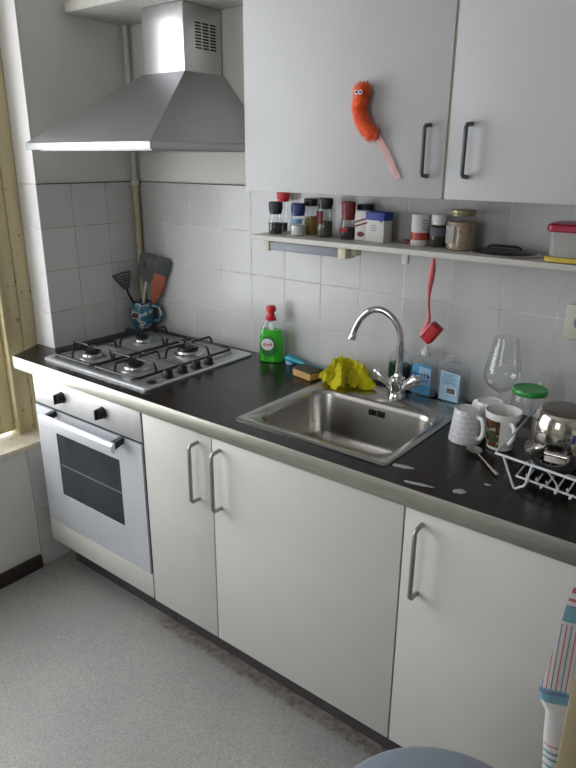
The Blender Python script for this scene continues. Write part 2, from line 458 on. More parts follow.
def text_bm(txt, size, depth=.0006, shear=0):
    cu = bpy.data.curves.new('t', 'FONT'); cu.body = txt; cu.size = size; cu.extrude = depth
    cu.align_x = 'CENTER'; cu.align_y = 'CENTER'; cu.shear = shear; cu.resolution_u = 3; cu.offset = size*.012
    ob = bpy.data.objects.new('t', cu); COL.objects.link(ob)
    bpy.context.view_layer.update()
    dg = bpy.context.evaluated_depsgraph_get()
    me = bpy.data.meshes.new_from_object(ob.evaluated_get(dg))
    bm = bmesh.new(); bm.from_mesh(me)
    bpy.data.objects.remove(ob); bpy.data.curves.remove(cu); bpy.data.meshes.remove(me)
    b = B(); b.bm.free(); b.bm = bm; return b
RX90 = Matrix.Rotation(PI/2, 4, 'X')

FZ = .045       # floor level
WT = .9         # worktop level
CEIL = 2.72
XR, YF = 3.05, -3.1
SW = .012       # tile thickness on the plaster

# ---------------------------------------------------------------- room shell
struct('floor', B().box(-.3, XR+.12, YF-.12, .12, FZ-.1, FZ), M['floor'])
struct('ceiling', B().box(-.4, XR+.12, YF-.12, .12, CEIL, CEIL+.1), M['ceiling'])
struct('wall_back', B().box(-.4, XR+.12, SW*.6, .12, FZ, CEIL), M['plaster'])
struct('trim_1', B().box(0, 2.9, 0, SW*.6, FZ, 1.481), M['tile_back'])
struct('wall_right', B().box(XR, XR+.12, YF, SW*.6, FZ, CEIL), M['right_plaster'])
# left wall: pier beside the hob, low wall under the window, lintel, far part
WY0, WY1 = -2.3, -.43      # window recess
lw = B()
lw.box(-.4, -.004, WY1, SW*.6, FZ, CEIL)
lw.box(-.4, -.004, WY0, WY1, FZ, .545)
lw.box(-.4, -.004, WY0, WY1, 2.45, CEIL)
lw.box(-.4, -.004, YF, WY0, FZ, CEIL)
struct('wall_left', lw, M['plaster'])
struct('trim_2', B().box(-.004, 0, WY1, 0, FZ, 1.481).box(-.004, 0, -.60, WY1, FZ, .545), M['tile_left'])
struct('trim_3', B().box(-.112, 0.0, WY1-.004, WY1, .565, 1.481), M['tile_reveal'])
struct('trim_4', B().box(-.112, 0.0, WY1-.003, WY1, 1.483, 2.45), M['reveal'])
struct('trim_6', B().box(0, 2.9, -.0012, .004, 1.4805, 1.4835).box(-.003, .0012, WY1, 0, 1.4805, 1.4835), M['dirt_line'])
# rear wall, with an unseen second window added for fill light
W2X0, W2X1, W2Z0, W2Z1 = .9, 1.7, 1.1, 2.2
rw = B()
rw.box(-.4, W2X0, YF-.12, YF, FZ, CEIL); rw.box(W2X1, XR+.12, YF-.12, YF, FZ, CEIL)
rw.box(W2X0, W2X1, YF-.12, YF, FZ, W2Z0); rw.box(W2X0, W2X1, YF-.12, YF, W2Z1, CEIL)
struct('wall_front', rw, M['plaster'])
w2 = B()
for a, b_ in ((W2X0, W2X0+.05), (W2X1-.05, W2X1), ((W2X0+W2X1)/2-.025, (W2X0+W2X1)/2+.025)): w2.box(a, b_, YF-.08, YF-.03, W2Z0, W2Z1)
w2.box(W2X0, W2X1, YF-.081, YF-.029, W2Z0, W2Z0+.05); w2.box(W2X0, W2X1, YF-.081, YF-.029, W2Z1-.05, W2Z1)
win2 = struct('rear_fill_window', w2, M['cream_wood'])
obj('window_pane', B().box(W2X0+.05, W2X1-.05, YF-.058, YF-.054, W2Z0+.05, W2Z1-.05), M['pane'], win2)

# left window: casing boards, bead and sash with a pane
WF = -.112
w = B()
w.box(WF-.05, WF, -.486, WY1-.004, .565, 2.45, .003)
w.box(WF-.05, WF-.007, -.552, -.488, .565, 2.45, .002)
w.box(WF-.05, WF+.012, -.562, -.552, .565, 2.45, .003)
w.box(WF-.05, WF, WY0, -2.23, .565, 2.45, .003)
w.box(WF-.05, WF+.001, WY0, WY1-.004, 2.37, 2.45)
win1 = struct('window_1', w, M['cream_wood'])
s_ = B()
s_.box(WF-.045, WF-.016, -.612, -.563, .58, 2.36, .004)
s_.box(WF-.045, WF-.016, -2.228, -2.17, .58, 2.36, .004)
s_.box(WF-.046, WF-.015, -2.17, -.612, .58, .665, .004)
s_.box(WF-.046, WF-.015, -2.17, -.612, 2.29, 2.36, .004)
s_.box(WF-.046, WF-.015, -2.17, -.612, 1.92, 1.96, .004)
obj('sash', s_, M['cream_wood'], win1)
obj('window_pane', B().box(WF-.033, WF-.029, -2.175, -.607, .66, 2.295), M['pane'], win1)
struct('trim_5', B().box(-.162, .006, WY0, WY1-.005, .545, .565, .003), M['sill'])
struct('baseboard_left', B().box(-.004, .014, YF, -.602, FZ, FZ+.054, .003), M['dark_base'])

# pipe rising in the corner
pp = thing('wall_pipe', 'thin painted pipe running up the corner behind the utensil mug', 'pipe', (.02, -.02, 0))
obj('lower_pipe', B().tube([(0, 0, .9), (0, 0, 1.475)], .0115, 14), M['pipe_cream'], pp)
obj('upper_pipe', B().tube([(0, 0, 1.475), (0, 0, 2.019)], .0095, 14), M['pipe_white'], pp)
obj('pipe_collar', B().lathe([(0.01, 1.468), (.016, 1.470), (.016, 1.490), (.01, 1.493)], 16), M['pipe_white'], pp)

# ---------------------------------------------------------------- lower units
DY0, DY1 = -.5814, -.5634   # door thickness
def base_unit(name, label, x0, x1, yb=-.006):
    t = thing(name, label, 'cabinet', ((x0+x1)/2, -.3, FZ))
    h = (x1-x0)/2
    c = B()
    z0, z1 = .188-FZ, .856-FZ
    c.box(-h, -h+.016, -.262, .294, z0, z1); c.box(h-.016, h, -.262, .294, z0, z1)
    c.box(-h+.016, h-.016, -.262, .294, z0, z0+.016); c.box(-h+.016, h-.016, .286, .294, z0+.016, z1)
    obj('carcass', c, M['carcass'], t)
    obj('plinth', B().box(-h, h, -.194, -.18, 0, z0), M['plinth'], t)
    return t, h
def bow_handle(parent, x, z0, z1, y, r=.0055, stand=.034, m='handle_grey', square=False):
    b = B()
    pts = [(x, y, z0), (x, y-stand, z0), (x, y-stand, z1), (x, y, z1)]
    k = .006
    path = [(x, y, z0), (x, y-stand+k, z0+.002), (x, y-stand, z0+k+.002), (x, y-stand, z1-k-.002), (x, y-stand+k, z1-.002), (x, y, z1)]
    b.tube(path, r, 14)
    return obj('handle', b, M[m], parent)
def door(t, x0, x1, cx, z0=.188, z1=.853, m='door_white', y0=DY0, y1=DY1, cy=-.3, cz=FZ, name='door'):
    return obj(name, B().box(x0-cx, x1-cx, y0-cy, y1-cy, z0-cz, z1-cz, .0015), M[m], t)

G0, G1, G2, G3, G4 = .073, .656, .9462, 1.534, 2.13
t1, h1 = base_unit('base_cabinet', 'narrow white base cabinet beside the oven, handle on its right edge', G1+.003, G2)
d = door(t1, G1+.004, G2-.002, (G1+.003+G2)/2); bow_handle(d, .893-(G1+.003+G2)/2, .648-FZ, .825-FZ, DY0+.3)
t2, h2 = base_unit('base_cabinet', 'wide white base cabinet under the sink, handle on its left edge', G2+.001, G3)
d = door(t2, G2+.002, G3-.002, (G2+.001+G3)/2); bow_handle(d, .978-(G2+.001+G3)/2, .648-FZ, .825-FZ, DY0+.3)
t3, h3 = base_unit('base_cabinet', 'white base cabinet under the dish rack, half hidden by the hanging towel', G3+.001, G4)
d = door(t3, G3+.002, G4-.002, (G3+.001+G4)/2); bow_handle(d, 1.578-(G3+.001+G4)/2, .648-FZ, .825-FZ, DY0+.3)

# oven housing and oven
cx = (G0+G1)/2
t0, h0 = base_unit('oven_housing', 'white cabinet housing around the built-in oven with pale kick board', G0, G1-.001)
obj('kick_board', B().box(G0-cx, G1-.002-cx, DY0+.3, DY1+.3, .190-FZ, .2815-FZ, .0015), M['door_white'], t0)
ov = thing('oven', 'built-in stainless steel oven with two black knobs and dark window', 'oven', (cx, -.3, .285))
oz = .285
obj('oven_body', B().box(-h0+.02, h0-.02, -.255, .2, .005, .565).box(-h0+.004, h0-.002, -.274, -.254, .001, .569), M['dark_gap'], ov)  # second box is a near-black plate giving the door gaps their shade
obj('control_panel', B().box(-h0+.002, h0-.009, -.279, -.256, .4665, .570, .002), M['oven_panel'], ov)
# oven door with a cut-out window
od = B()
dx0, dx1, dz0, dz1 = -h0+.002, h0-.010, 0.0, .4575
wx0, wx1, wz0, wz1 = .186-cx, .532-cx, .418-oz, .660-oz
yo0, yo1 = -.2815, -.256
od.box(dx0, wx0, yo0, yo1, dz0, dz1); od.box(wx1, dx1, yo0, yo1, dz0, dz1)
od.box(wx0, wx1, yo0, yo1, dz0, wz0); od.box(wx0, wx1, yo0, yo1, wz1, dz1)
bmesh.ops.remove_doubles(od.bm, verts=od.bm.verts, dist=1e-5)
odo = obj('oven_door', od, M['oven_steel'], ov)
obj('door_window', B().box(wx0, wx1, -.2795, -.262, wz0, wz1), M['oven_glass'], odo)
obj('oven_shelf_bar', B().box(wx0+.004, wx1-.002, -.2803, -.2795, .537-oz, .5415-oz), M['handle_grey'], odo)
hb = B()
hz = .738-oz
hb.prism([(-.328, hz+.006), (-.337, hz-.003), (-.337, hz-.022), (-.331, hz-.026), (-.322, hz-.026), (-.322, hz+.006)], .176-cx, .572-cx, 'X', .001)
obj('door_handle', hb, M['oven_steel'], odo)
for xx in (.188-cx, .548-cx):
    obj('handle_bracket', B().prism([(-.3225, hz+.004), (-.3225, hz-.022), (-.2815, hz-.010), (-.2815, hz+.010)], xx, xx+.016, 'X'), M['black'], odo)
for x in (.244, .465):
    kb = B().lathe([(0, -.024), (.0155, -.0235), (.0175, -.021), (.0185, -.003), (.021, 0), (0, 0)], 28)
    kb.box(-.003, .003, -.017, .017, -.032, -.022, .001)
    kb.xf(Matrix.Rotation(-PI/2, 4, 'X'))
    k = obj('knob', kb, M['black'], ov, loc=(x-cx, -.279, .805-oz))
pr = B()
for i in range(3): pr.box(.252-cx+i*.006, .2535-cx+i*.006, -.2793, -.279, .832-oz, .834-oz)
obj('panel_marks', pr, M['print_grey'], ov)

# ---------------------------------------------------------------- worktop
SX0, SX1, SY0, SY1 = .985, 1.452, -.527, -.052     # sink outer
hx0, hx1, hy0, hy1 = SX0+.012, SX1-.012, SY0+.012, SY1-.012
XE = 2.14
wt = thing('worktop', 'long black laminate worktop with a metal front edge', 'worktop', (1, -.3, WT))
def L(x, y): return (x-1, y+.3)
wb = B()
wb.prism([L(-.030, -.582), L(hx0, -.582), L(hx0, -.002), L(.001, -.002), L(.001, -.4355), L(-.1, -.4355)], -.043, 0)
wb.prism([L(hx1, -.582), L(XE, -.582), L(XE, -.002), L(hx1, -.002)], -.043, 0)
wb.prism([L(hx0, -.582), L(hx1, -.582), L(hx1, hy0), L(hx0, hy0)], -.043, 0)
wb.prism([L(hx0, hy1), L(hx1, hy1), L(hx1, -.002), L(hx0, -.002)], -.043, 0)
obj('worktop_slab', wb, M['worktop'], wt)
obj('metal_edge', B().box(-1.030, XE-1, -.2860, -.2822, -.0440, .0008, .0008).prism([L(-.031, -.585), L(-.0295, -.582), L(-.100, -.436), L(-.104, -.436)], -.0435, .0005), M['alu'], wt)

# ---------------------------------------------------------------- hob
HX0, HX1, HY0, HY1 = .088, .632, -.537, -.042
hc = ((HX0+HX1)/2, (HY0+HY1)/2)
hob = thing('gas_hob', 'four-burner stainless gas hob with black pan supports and knobs', 'hob', (hc[0], hc[1], WT))
hw, hd = (HX1-HX0)/2, (HY1-HY0)/2
pl = B()
o1 = rrect(-hw, hw, -hd, hd, .012); o2 = rrect(-hw+.004, hw-.004, -hd+.004, hd-.004, .010)
o3 = rrect(-hw+.016, hw-.016, -hd+.016, hd-.016, .01); o4 = rrect(-hw+.019, hw-.019, -hd+.019, hd-.019, .01)
pl.loft([[(x, y, .0005) for x, y in o1], [(x, y, .006) for x, y in o1], [(x, y, .009) for x, y in o2], [(x, y, .009) for x, y in o3], [(x, y, .0065) for x, y in o4]])
obj('hob_plate', pl, M['hob_steel'], hob)
burners = [(.215, -.424, .036, .045), (.445, -.424, .036, .046), (.205, -.19, .028, .036), (.450, -.185, .044, .055)]
for bx, by, r, R in burners:
    x, y = bx-hc[0], by-hc[1]
    bs = obj('burner', B().lathe([(R, .0068), (R, .010), (R*.8, .014), (R*.75, .021), (R*.62, .024), (0, .024)], 36, (x, y, 0)), M['cap_alu'], hob)
    cp = B().lathe([(r*.82, .0242), (r*.88, .029), (r*.86, .034), (r*.7, .037), (0, .037)], 32, (x, y, 0))
    obj('burner_cap', cp, M['enamel'], bs)
# pan supports: one frame with raised fingers for each pair of burners
def support(x0, x1, y0, y1, cens):
    b = B(); zf = .016; zt = .046; r = .0042
    fr = [(x, y, zf) for x, y in rrect(x0, x1, y0, y1, .018, 5)]
    b.tube(fr, r*1.15, 8, closed=True)
    for (cx_, cy_) in cens:
        for dx, dy in ((1, 0), (-1, 0), (0, 1), (0, -1)):
            if dx: s0 = ((x1 if dx > 0 else x0), cy_)
            else:
                ye = y1 if dy > 0 else y0
                mid = sum(c[1] for c in cens)/len(cens)
                if (dy > 0 and cy_ < mid) or (dy < 0 and cy_ > mid): ye = mid+(-.012 if cy_ < mid else .012)
                s0 = (cx_, ye)
            s1 = (cx_+dx*.018, cy_+dy*.018)
            q = lambda t, z: (s0[0]+(s1[0]-s0[0])*t, s0[1]+(s1[1]-s0[1])*t, z)
            b.tube([q(0, zf), q(.04, zt-.012), q(.14, zt), q(.3, zt), q(.6, zt), q(1, zt-.001)], r, 8, sm=3)
    mid = sum(c[1] for c in cens)/len(cens)
    b.tube([(x0, mid, zf), (x1, mid, zf)], r, 8)
    for x, y in ((x0+.02, y0), (x1-.02, y0), (x0+.02, y1), (x1-.02, y1)):
        b.lathe([(.005, .0095), (.005, zf)], 10, (x, y, 0))
    return b
xm = .330
obj('pan_support', support(.108-hc[0], xm-.003-hc[0], -.505-hc[1], -.066-hc[1], [(.215-hc[0], -.424-hc[1]), (.205-hc[0], -.19-hc[1])]), M['enamel'], hob)
obj('pan_support', support(xm+.003-hc[0], .552-hc[0], -.505-hc[1], -.066-hc[1], [(.445-hc[0], -.424-hc[1]), (.450-hc[0], -.185-hc[1])]), M['enamel'], hob)
for ky in (-.415, -.352, -.290, -.232):
    obj('knob', B().lathe([(.019, .0092), (.019, .012), (.0155, .0125), (.0145, .030), (.0125, .033), (0, .033)], 26, (.596-hc[0], ky-hc[1], 0)).box(.593-hc[0], .599-hc[0], ky-hc[1]-.0135, ky-hc[1]+.0135, .032, .0355, .001), M['black'], hob)
obj('ignition_button', B().lathe([(.017, .0092), (.017, .011), (.012, .0135), (0, .0135)], 24, (.594-hc[0], -.482-hc[1], 0), sx=.8), M['black'], hob)

# ---------------------------------------------------------------- cooker hood
HX = (.07, .67); HYF = -.495; CX = (.285, .475); CYF = -.168
hd_ = thing('cooker_hood', 'stainless steel chimney cooker hood above the gas hob', 'extractor hood', (.37, 0, 1.59))
def q(x, y, z): return (x-.37, y, z-1.59)
cb = B()
Z1, Z2, ZT = 1.612, 1.826, 2.018
ring0 = [q(HX[0], HYF, Z1), q(HX[1], HYF, Z1), q(HX[1], -.001, Z1), q(HX[0], -.001, Z1)]
ring1 = [q(CX[0]-.004, CYF-.004, Z2), q(CX[1]+.004, CYF-.004, Z2), q(CX[1]+.004, -.001, Z2), q(CX[0]-.004, -.001, Z2)]
cb.loft([ring0, ring1])
obj('canopy', cb, M['hood_steel'], hd_)
lp = B()
e = .001
lp.box(HX[0]-.37-e, HX[1]-.37+e, HYF-e, -.001, .001, .0215, .0012)
obj('canopy_rim', lp, M['hood_steel'], hd_)
obj('grease_filter', B().box(HX[0]-.37+.03, HX[1]-.37-.03, HYF+.03, -.03, -.002, .001), M['handle_grey'], hd_)
ch = obj('chimney', B().box(CX[0]-.37, CX[1]-.37, CYF, -.001, Z2-1.59-.002, ZT-1.59, .0008), M['steel'], hd_)
gr = B()
for c in range(3):
    y0 = -.118+c*.033
    for r in range(9):
        z = 1.970-r*.0088-1.59; gr.box(CX[1]-.37-.0005, CX[1]-.37+.0007, y0, y0+.026, z-.0048, z)
obj('vent_slots', gr, M['dark_gap'], ch)

# shelf board above the hood
sh = B()
sh.prism([(.001, -.001), (.001, -.235)]+[(.001+.035*(1-math.cos(a)), -.235-.035*math.sin(a)) for a in (PI/8, PI/4, 3*PI/8, PI/2)]+[(.86, -.27), (.86, -.001)], 2.02, 2.052, 'Z', .002)
tag(obj('wall_shelf', sh, M['shelf']), 'white shelf board above the chimney of the cooker hood', 'shelf')

# ---------------------------------------------------------------- upper cabinet
UY = -.33; UZ = 1.487; UX0, UX1, UX2 = .862, 1.447, 2.036
uc = thing('wall_cabinet', 'white two-door wall cabinet above the narrow shelf', 'cabinet', ((UX0+UX2)/2, -.16, UZ))
ucx = (UX0+UX2)/2
cc = B()
hh = (UX2-UX0)/2; UH = .72
cc.box(-hh, -hh+.016, -.149, .158, .002, UH); cc.box(hh-.016, hh, -.149, .158, .002, UH); cc.box(-hh, hh, -.149, .158, 0, .018); cc.box(-hh, hh, -.149, .158, UH-.016, UH)
cc.box(-hh, hh, .15, .158, .01, UH); cc.box(UX1-ucx-.008, UX1-ucx+.008, -.149, .15, .01, UH)
obj('carcass', cc, M['carcass'], uc)
for (a, b_, hx) in ((UX0, UX1-.003, 1.404), (UX1+.003, UX2, 1.4985)):
    dd = obj('door', B().box(a-ucx, b_-ucx, UY+.16, UY+.178, -.002, UH, .0012), M['upper_white'], uc)
    bow_handle(dd, hx-ucx, 1.533-UZ, 1.640-UZ, UY+.16, .0048, .027, 'handle_dark')
obj('door_edge_band', B().box(UX1-.0028-ucx, UX1+.0028-ucx, UY+.164, UY+.17, 0, UH), M['edge_beige'], uc)

# fuzzy worm toy on the left cabinet door
wm = thing('fuzzy_worm_toy', 'orange fuzzy worm toy with pale tail stuck to the wall cabinet door', 'toy', (1.24, UY, 1.66))
wp = [(1.238, -.020, 1.712), (1.236, -.022, 1.694), (1.233, -.02, 1.676), (1.241, -.019, 1.652), (1.256, -.018, 1.632), (1.272, -.017, 1.619)]
wp = [Vector((x-1.24, y, z-1.66)) for x, y, z in wp]
wpath = smooth_path(wp, 6)
rad = [.015, .0155, .0135, .0125, .013, .0135, .011]
body = B().tube(wpath, rad, 14); body.sphere(wpath[0]+Vector((0, 0, .002)), .0165, (1, .95, 1.0)).sphere(wpath[-1], .011)
N = len(wpath)
for i in range(2600):
    t = random.random()*(N-1); k = min(int(t), N-2); c = wpath[k].lerp(wpath[k+1], t-k)
    d = (wpath[k+1]-wpath[k]).normalized()
    a = random.random()*2*PI; u = d.orthogonal().normalized(); v = d.cross(u)
    r = .0125 if i > 700 else .0155
    if i <= 700:
        c = wpath[0]+Vector((0, 0, .002)); n_ = Vector((random.gauss(0, 1), random.gauss(0, 1), random.gauss(0, 1))).normalized()
    else: n_ = (u*math.cos(a)+v*math.sin(a)+d*random.uniform(-.5, .3)).normalized()
    p = c+n_*r*.8
    if p.y > -.003: continue
    s2 = n_.orthogonal().normalized()*.0015; tip = p+n_*random.uniform(.008, .0135)+Vector((random.gauss(0, .0022), 0, random.gauss(0, .0022)))
    if tip.y > -.001: tip.y = -.001
    vs = [body.bm.verts.new(p+s2), body.bm.verts.new(p-s2), body.bm.verts.new(p+n_.cross(s2)*1.2), body.bm.verts.new(tip)]
    for f in ((0, 1, 3), (1, 2, 3), (2, 0, 3)): body.bm.faces.new([vs[j] for j in f])
obj('worm_body', body, M['fuzz'], wm, angle=180)
for sx in (-.0065, .0035):
    ey = obj('eye', B().sphere((sx+.006, -.0455, .0500), .0055, (1, .5, 1), 14, 8), M['white'], wm)
    obj('pupil', B().sphere((sx+.007, -.0490, .0500), .0027, (1, .5, 1), 10, 6), M['print_black'], ey)
tl = B()
for off, w_ in ((0, .007), (.010, .006)):
    A = []; Bq = []
    for i in range(12):
        t = i/11; x = 1.274+off*.5+(.056+off*.3)*t**.9-1.24; z = 1.618-.094*t+off*.15-1.66; ww = w_*(1-.35*t)+.0006*math.sin(i*2.1)
        y = -.011+.007*t
        A.append([(x-ww, y, z-.002), (x+ww, y-.003*math.sin(i*.9)*.3, z+.002), (x+ww, y+.0012, z+.002), (x-ww, y+.0012, z-.002)])
    tl.loft(A)
obj('tail_ribbon', tl, M['fuzz_tail'], wm)

# ---------------------------------------------------------------- narrow shelf
SHX0, SHX1, SHY, SHZ = .728, 2.04, -.155, 1.343
sf = thing('spice_shelf', 'narrow cream wall shelf holding the spice jars', 'shelf', (SHX0, 0, SHZ))
obj('shelf_board', B().box(0, SHX1-SHX0, SHY, -.001, -.015, 0, .0015), M['shelf'], sf)
def bracket(x):
    b = B(); b.box(x-.010-SHX0, x+.010-SHX0, -.004, -.0008, -.066, -.0155, .0008)
    b.box(x-.010-SHX0, x+.010-SHX0, -.10, -.004, -.0185, -.0155)
    return b
for x in (1.192, 1.95): obj('bracket', bracket(x), M['white'], sf)
hkb = B().box(.792-SHX0, .800-SHX0, -.006, -.0008, -.052, -.0155, .0006).tube([(.796-SHX0, -.004, -.05), (.796-SHX0, -.012, -.058), (.796-SHX0, -.018, -.052)], .002, 8)
obj('hook', hkb, M['white'], sf)
ls = thing('strip_fitting', 'grey strip fitting with cream end caps under the left of the shelf', 'light fitting', (.915, -.105, 1.3275))
obj('grey_strip', B().box(-.135, .125, -.022, .024, -.031, -.0045, .002), M['grey_strip'], ls)
obj('end_cap', B().box(-.152, -.135, -.026, .028, -.034, -.0005, .002), M['cream_plastic'], ls)
obj('end_cap', B().box(.125, .152, -.026, .028, -.034, -.0005, .002), M['cream_plastic'], ls)
obj('mount_block', B().box(.1525, .170, -.000, .030, -.026, -.0008, .002), M['cream_plastic'], ls)

# shelf contents ---------------------------------------------------
def jar(name, label, x, y, r, h, fill, cap, caph, fillh, capr=None, glassm='clear_plastic', shape='grinder', lab=None, group='spice jars on the narrow shelf', cat='spice jar', band=None):
    t = thing(name, label, cat, (x, y, SHZ), 0, group)
    hb_ = h-caph
    if shape == 'grinder': prof = [(0, .0006), (r*.94, .0006), (r, .003), (r, hb_*.55), (r*.86, hb_*.72), (r*.72, hb_*.88), (r*.74, hb_)]
    elif shape == 'waist': prof = [(0, .0006), (r*.94, .0006), (r, .003), (r*.98, hb_*.45), (r*.78, hb_*.85), (r*.80, hb_)]
    else: prof = [(0, .0006), (r*.95, .0006), (r, .003), (r, hb_*.86), (r*.88, hb_*.97), (r*.86, hb_)]
    outer = list(prof)
    inner = [(max(0, a-.0016), max(.002, b_)) for a, b_ in reversed(prof)]; inner[-1] = (0, .002); inner[-2] = (r*.9, .002)
    obj('jar_body', B().lathe(outer, 28), M[glassm], t)
    zt = hb_*fillh; fp = [(0, .0024), (r-.004, .0024)]
    for a, b_ in prof[2:]:
        if b_ < zt and b_ > .004: fp.append((a-.0022, b_))
    # radius at zt
    ra = r-.0022
    for (a0_, b0_), (a1_, b1_) in zip(prof[2:], prof[3:]):
        if b0_ <= zt <= b1_: ra = a0_+(a1_-a0_)*(zt-b0_)/(b1_-b0_)-.0022
    fp += [(ra, zt), (0, zt)]
    obj('contents', B().lathe(fp, 28), M[fill], t)
    cr = capr or r*.82
    c = B().lathe([(0, hb_-.001), (cr*.9, hb_-.001), (cr*.92, hb_+.002), (cr, hb_+caph*.6), (cr, h-.002), (cr*.92, h), (0, h)], 28)
    for i in range(20):
        a = 2*PI*i/20; c.box(cr*math.cos(a)-.0007, cr*math.cos(a)+.0007, cr*math.sin(a)-.0007, cr*math.sin(a)+.0007, hb_+caph*.3, h-.003)
    obj('cap', c, M[cap], t)
    if lab:
        z0, z1, lm, af, at = lab
        n = 14; R = r+.0006
        Rr = [(R*math.cos(math.radians(af+(at-af)*i/n)), R*math.sin(math.radians(af+(at-af)*i/n))) for i in range(n+1)]
        bb = B(); lo = [bb.bm.verts.new((x_, y_, z0)) for x_, y_ in Rr]; hi = [bb.bm.verts.new((x_, y_, z1)) for x_, y_ in Rr]
        for i in range(n): bb.bm.faces.new((lo[i], lo[i+1], hi[i+1], hi[i]))
        bmesh.ops.solidify(bb.bm, geom=bb.bm.faces[:], thickness=-.0003)
        obj('label', bb, M[lm], t)
    return t
jar('pepper_grinder', 'glass pepper grinder with black cap, leftmost on the narrow shelf', .779, -.095, .0235, .099, 'pepper', 'dark_cap', .036, .55, .021)
jar('salt_grinder', 'glass salt grinder with blue cap, second from the left on the shelf', .856, -.080, .0245, .097, 'salt', 'blue_cap', .036, .5, .0215, lab=(.038, .052, 'label_pale', -150, -20))
jar('red_capped_bottle', 'slim clear bottle with red cap behind the pepper and salt grinders', .759, -.032, .017, .125, 'herbs', 'red', .028, .3, .020, shape='plain', cat='bottle')
jar('spice_jar', 'jar of yellow spice with black lid behind the salt grinder', .868, -.028, .021, .110, 'mustard_fill', 'black', .022, .62, .022, shape='plain')
jar('spice_jar', 'tall dark spice grinder with black cap left of the red one', .945, -.062, .0255, .115, 'herbs', 'black', .030, .55, .0225, shape='waist', lab=(.040, .078, 'red_cap', -140, -70))
jar('spice_jar', 'spice grinder with dark red cap and glass foot beside the white packet', 1.030, -.064, .0245, .108, 'pepper', 'red_cap', .050, .6, .020, shape='waist', lab=(.022, .034, 'label_red', -160, -60))
jar('spice_jar', 'jar with dark navy lid standing behind the white packet', 1.062, -.024, .022, .101, 'herbs', 'dark_cap', .022, .7, .023, shape='plain')
# white packet with chilli print
pk = thing('spice_packet', 'white spice packet with dark chilli print beside the blue-lidded box', 'packet', (1.082, -.062, SHZ))
pb = B(); pb.box(-.022, .022, -.014, .014, .0006, .086, .004)
obj('packet_body', pb, M['white_card'], pk)
st = B()
for z in (.047, .059):
    st.prism([(-.0215, z-.009), (.0215, z+.004), (.0215, z+.009), (-.0215, z-.004)], -.0147, -.0141, 'Y')
obj('stripe_print', st, M['chilli'], pk)
cr = B().prism([(-.014, .018), (-.008, .026), (.002, .027), (.013, .022), (.010, .014), (-.004, .011)], -.0147, -.0141, 'Y')
obj('chilli_print', cr, M['chilli'], pk)
bxx = thing('tea_box', 'white cardboard box with blue top, beside the white packet', 'box', (1.132, -.060, SHZ), -.12)
obj('box_body', B().box(-.0325, .0325, -.020, .020, .0006, .062, .001), M['white_card'], bxx)
obj('box_top', B().box(-.0333, .0333, -.0208, .0208, .061, .084, .001).prism([(.016, .062), (.028, .062), (.022, .055)], -.0207, -.0201, 'Y'), M['blue_lid'], bxx)
bp = B()
for i, (z, w_) in enumerate(((.047, .018), (.040, .024), (.033, .020))): bp.box(-.004-w_/2, -.004+w_/2, -.0206, -.0201, z-.0012, z+.0012)
obj('box_print', bp, M['print_grey'], bxx)
sm_ = thing('small_dark_clip', 'small flat dark red and black item on the shelf left of the white tin', 'clip', (1.222, -.04, SHZ))
obj('clip_body', B().box(-.018, .018, -.012, .012, .0004, .007, .0015), M['red_cap'], sm_)
obj('clip_top', B().box(-.016, .013, -.010, .010, .007, .011, .0015), M['black'], sm_)
tn = thing('spice_tin', 'white tin with red lower band on the right half of the shelf', 'tin', (1.260, -.052, SHZ))
obj('tin_body', B().lathe([(0, .0006), (.025, .0006), (.0258, .002), (.0258, .083), (.025, .0845), (.0235, .0845), (.0235, .083), (0, .083)], 34), M['white_card'], tn)
obj('red_band', B().lathe([(.0259, .016), (.0263, .016), (.0263, .036), (.0259, .036)], 34), M['tin_red'], tn)
tp = B()
for z in (.070, .062, .054, .046): tp.box(.004, .019, -.0262, -.0254, z-.0015, z+.0015)
tp.xf(Matrix.Rotation(math.radians(28), 4, 'Z'))
obj('tin_print', tp, M['print_grey'], tn)
jar('spice_jar', 'dark spice jar with white lid between the white tin and the large jar', 1.314, -.052, .0235, .086, 'pepper', 'white', .026, .95, .019, glassm='clear_plastic', shape='plain', lab=(.030, .052, 'print_grey', -170, -20))
jar('preserve_jar', 'large glass jar with tarnished metal lid and pale label on the shelf', 1.385, -.064, .0395, .103, 'beige_fill', 'jar_metal', .015, .82, .033, glassm='glass', shape='plain', lab=(.018, .062, 'white_card', -165, -95), cat='jar')
pn = thing('pan_lid', 'flat dark pan lid with bright rim and strap handle on the shelf', 'pan lid', (1.512, -.086, SHZ))
obj('lid_disc', B().lathe([(0, .011), (.055, .008), (.066, .004), (.066, .0055), (.055, .0115), (.03, .015), (0, .016)], 44, sx=1.24), M['dark_metal'], pn)
obj('lid_rim', B().lathe([(.062, .0008), (.069, .0008), (.0705, .003), (.069, .0055), (.065, .0058), (.0655, .004), (.062, .002)], 44, sx=1.24), M['steel'], pn)
obj('strap_handle', B().tube([(-.045, 0, .011), (-.035, 0, .020), (0, 0, .021), (.035, 0, .020), (.046, 0, .011)], .003, 8, sm=4), M['black'], pn)
tb = thing('food_tub', 'cloudy plastic tub with raspberry lid and yellow base, shelf right end', 'container', (1.716, -.098, SHZ))
def tubring(z, sx, sy): return [(x, y, z) for x, y in rrect(-sx, sx, -sy, sy, .016, 4)]
obj('tub_body', B().loft([tubring(.0135, .080, .046), tubring(.072, .084, .050)]), M['tub_clear'], tb)
obj('tub_base', B().loft([tubring(.0006, .082, .048), tubring(.003, .088, .054), tubring(.0125, .089, .055), tubring(.0135, .084, .050)]), M['tub_yellow'], tb)
obj('tub_lid', B().loft([tubring(.070, .087, .053), tubring(.073, .090, .056), tubring(.084, .090, .056), tubring(.088, .086, .052)]), M['tub_red'], tb)

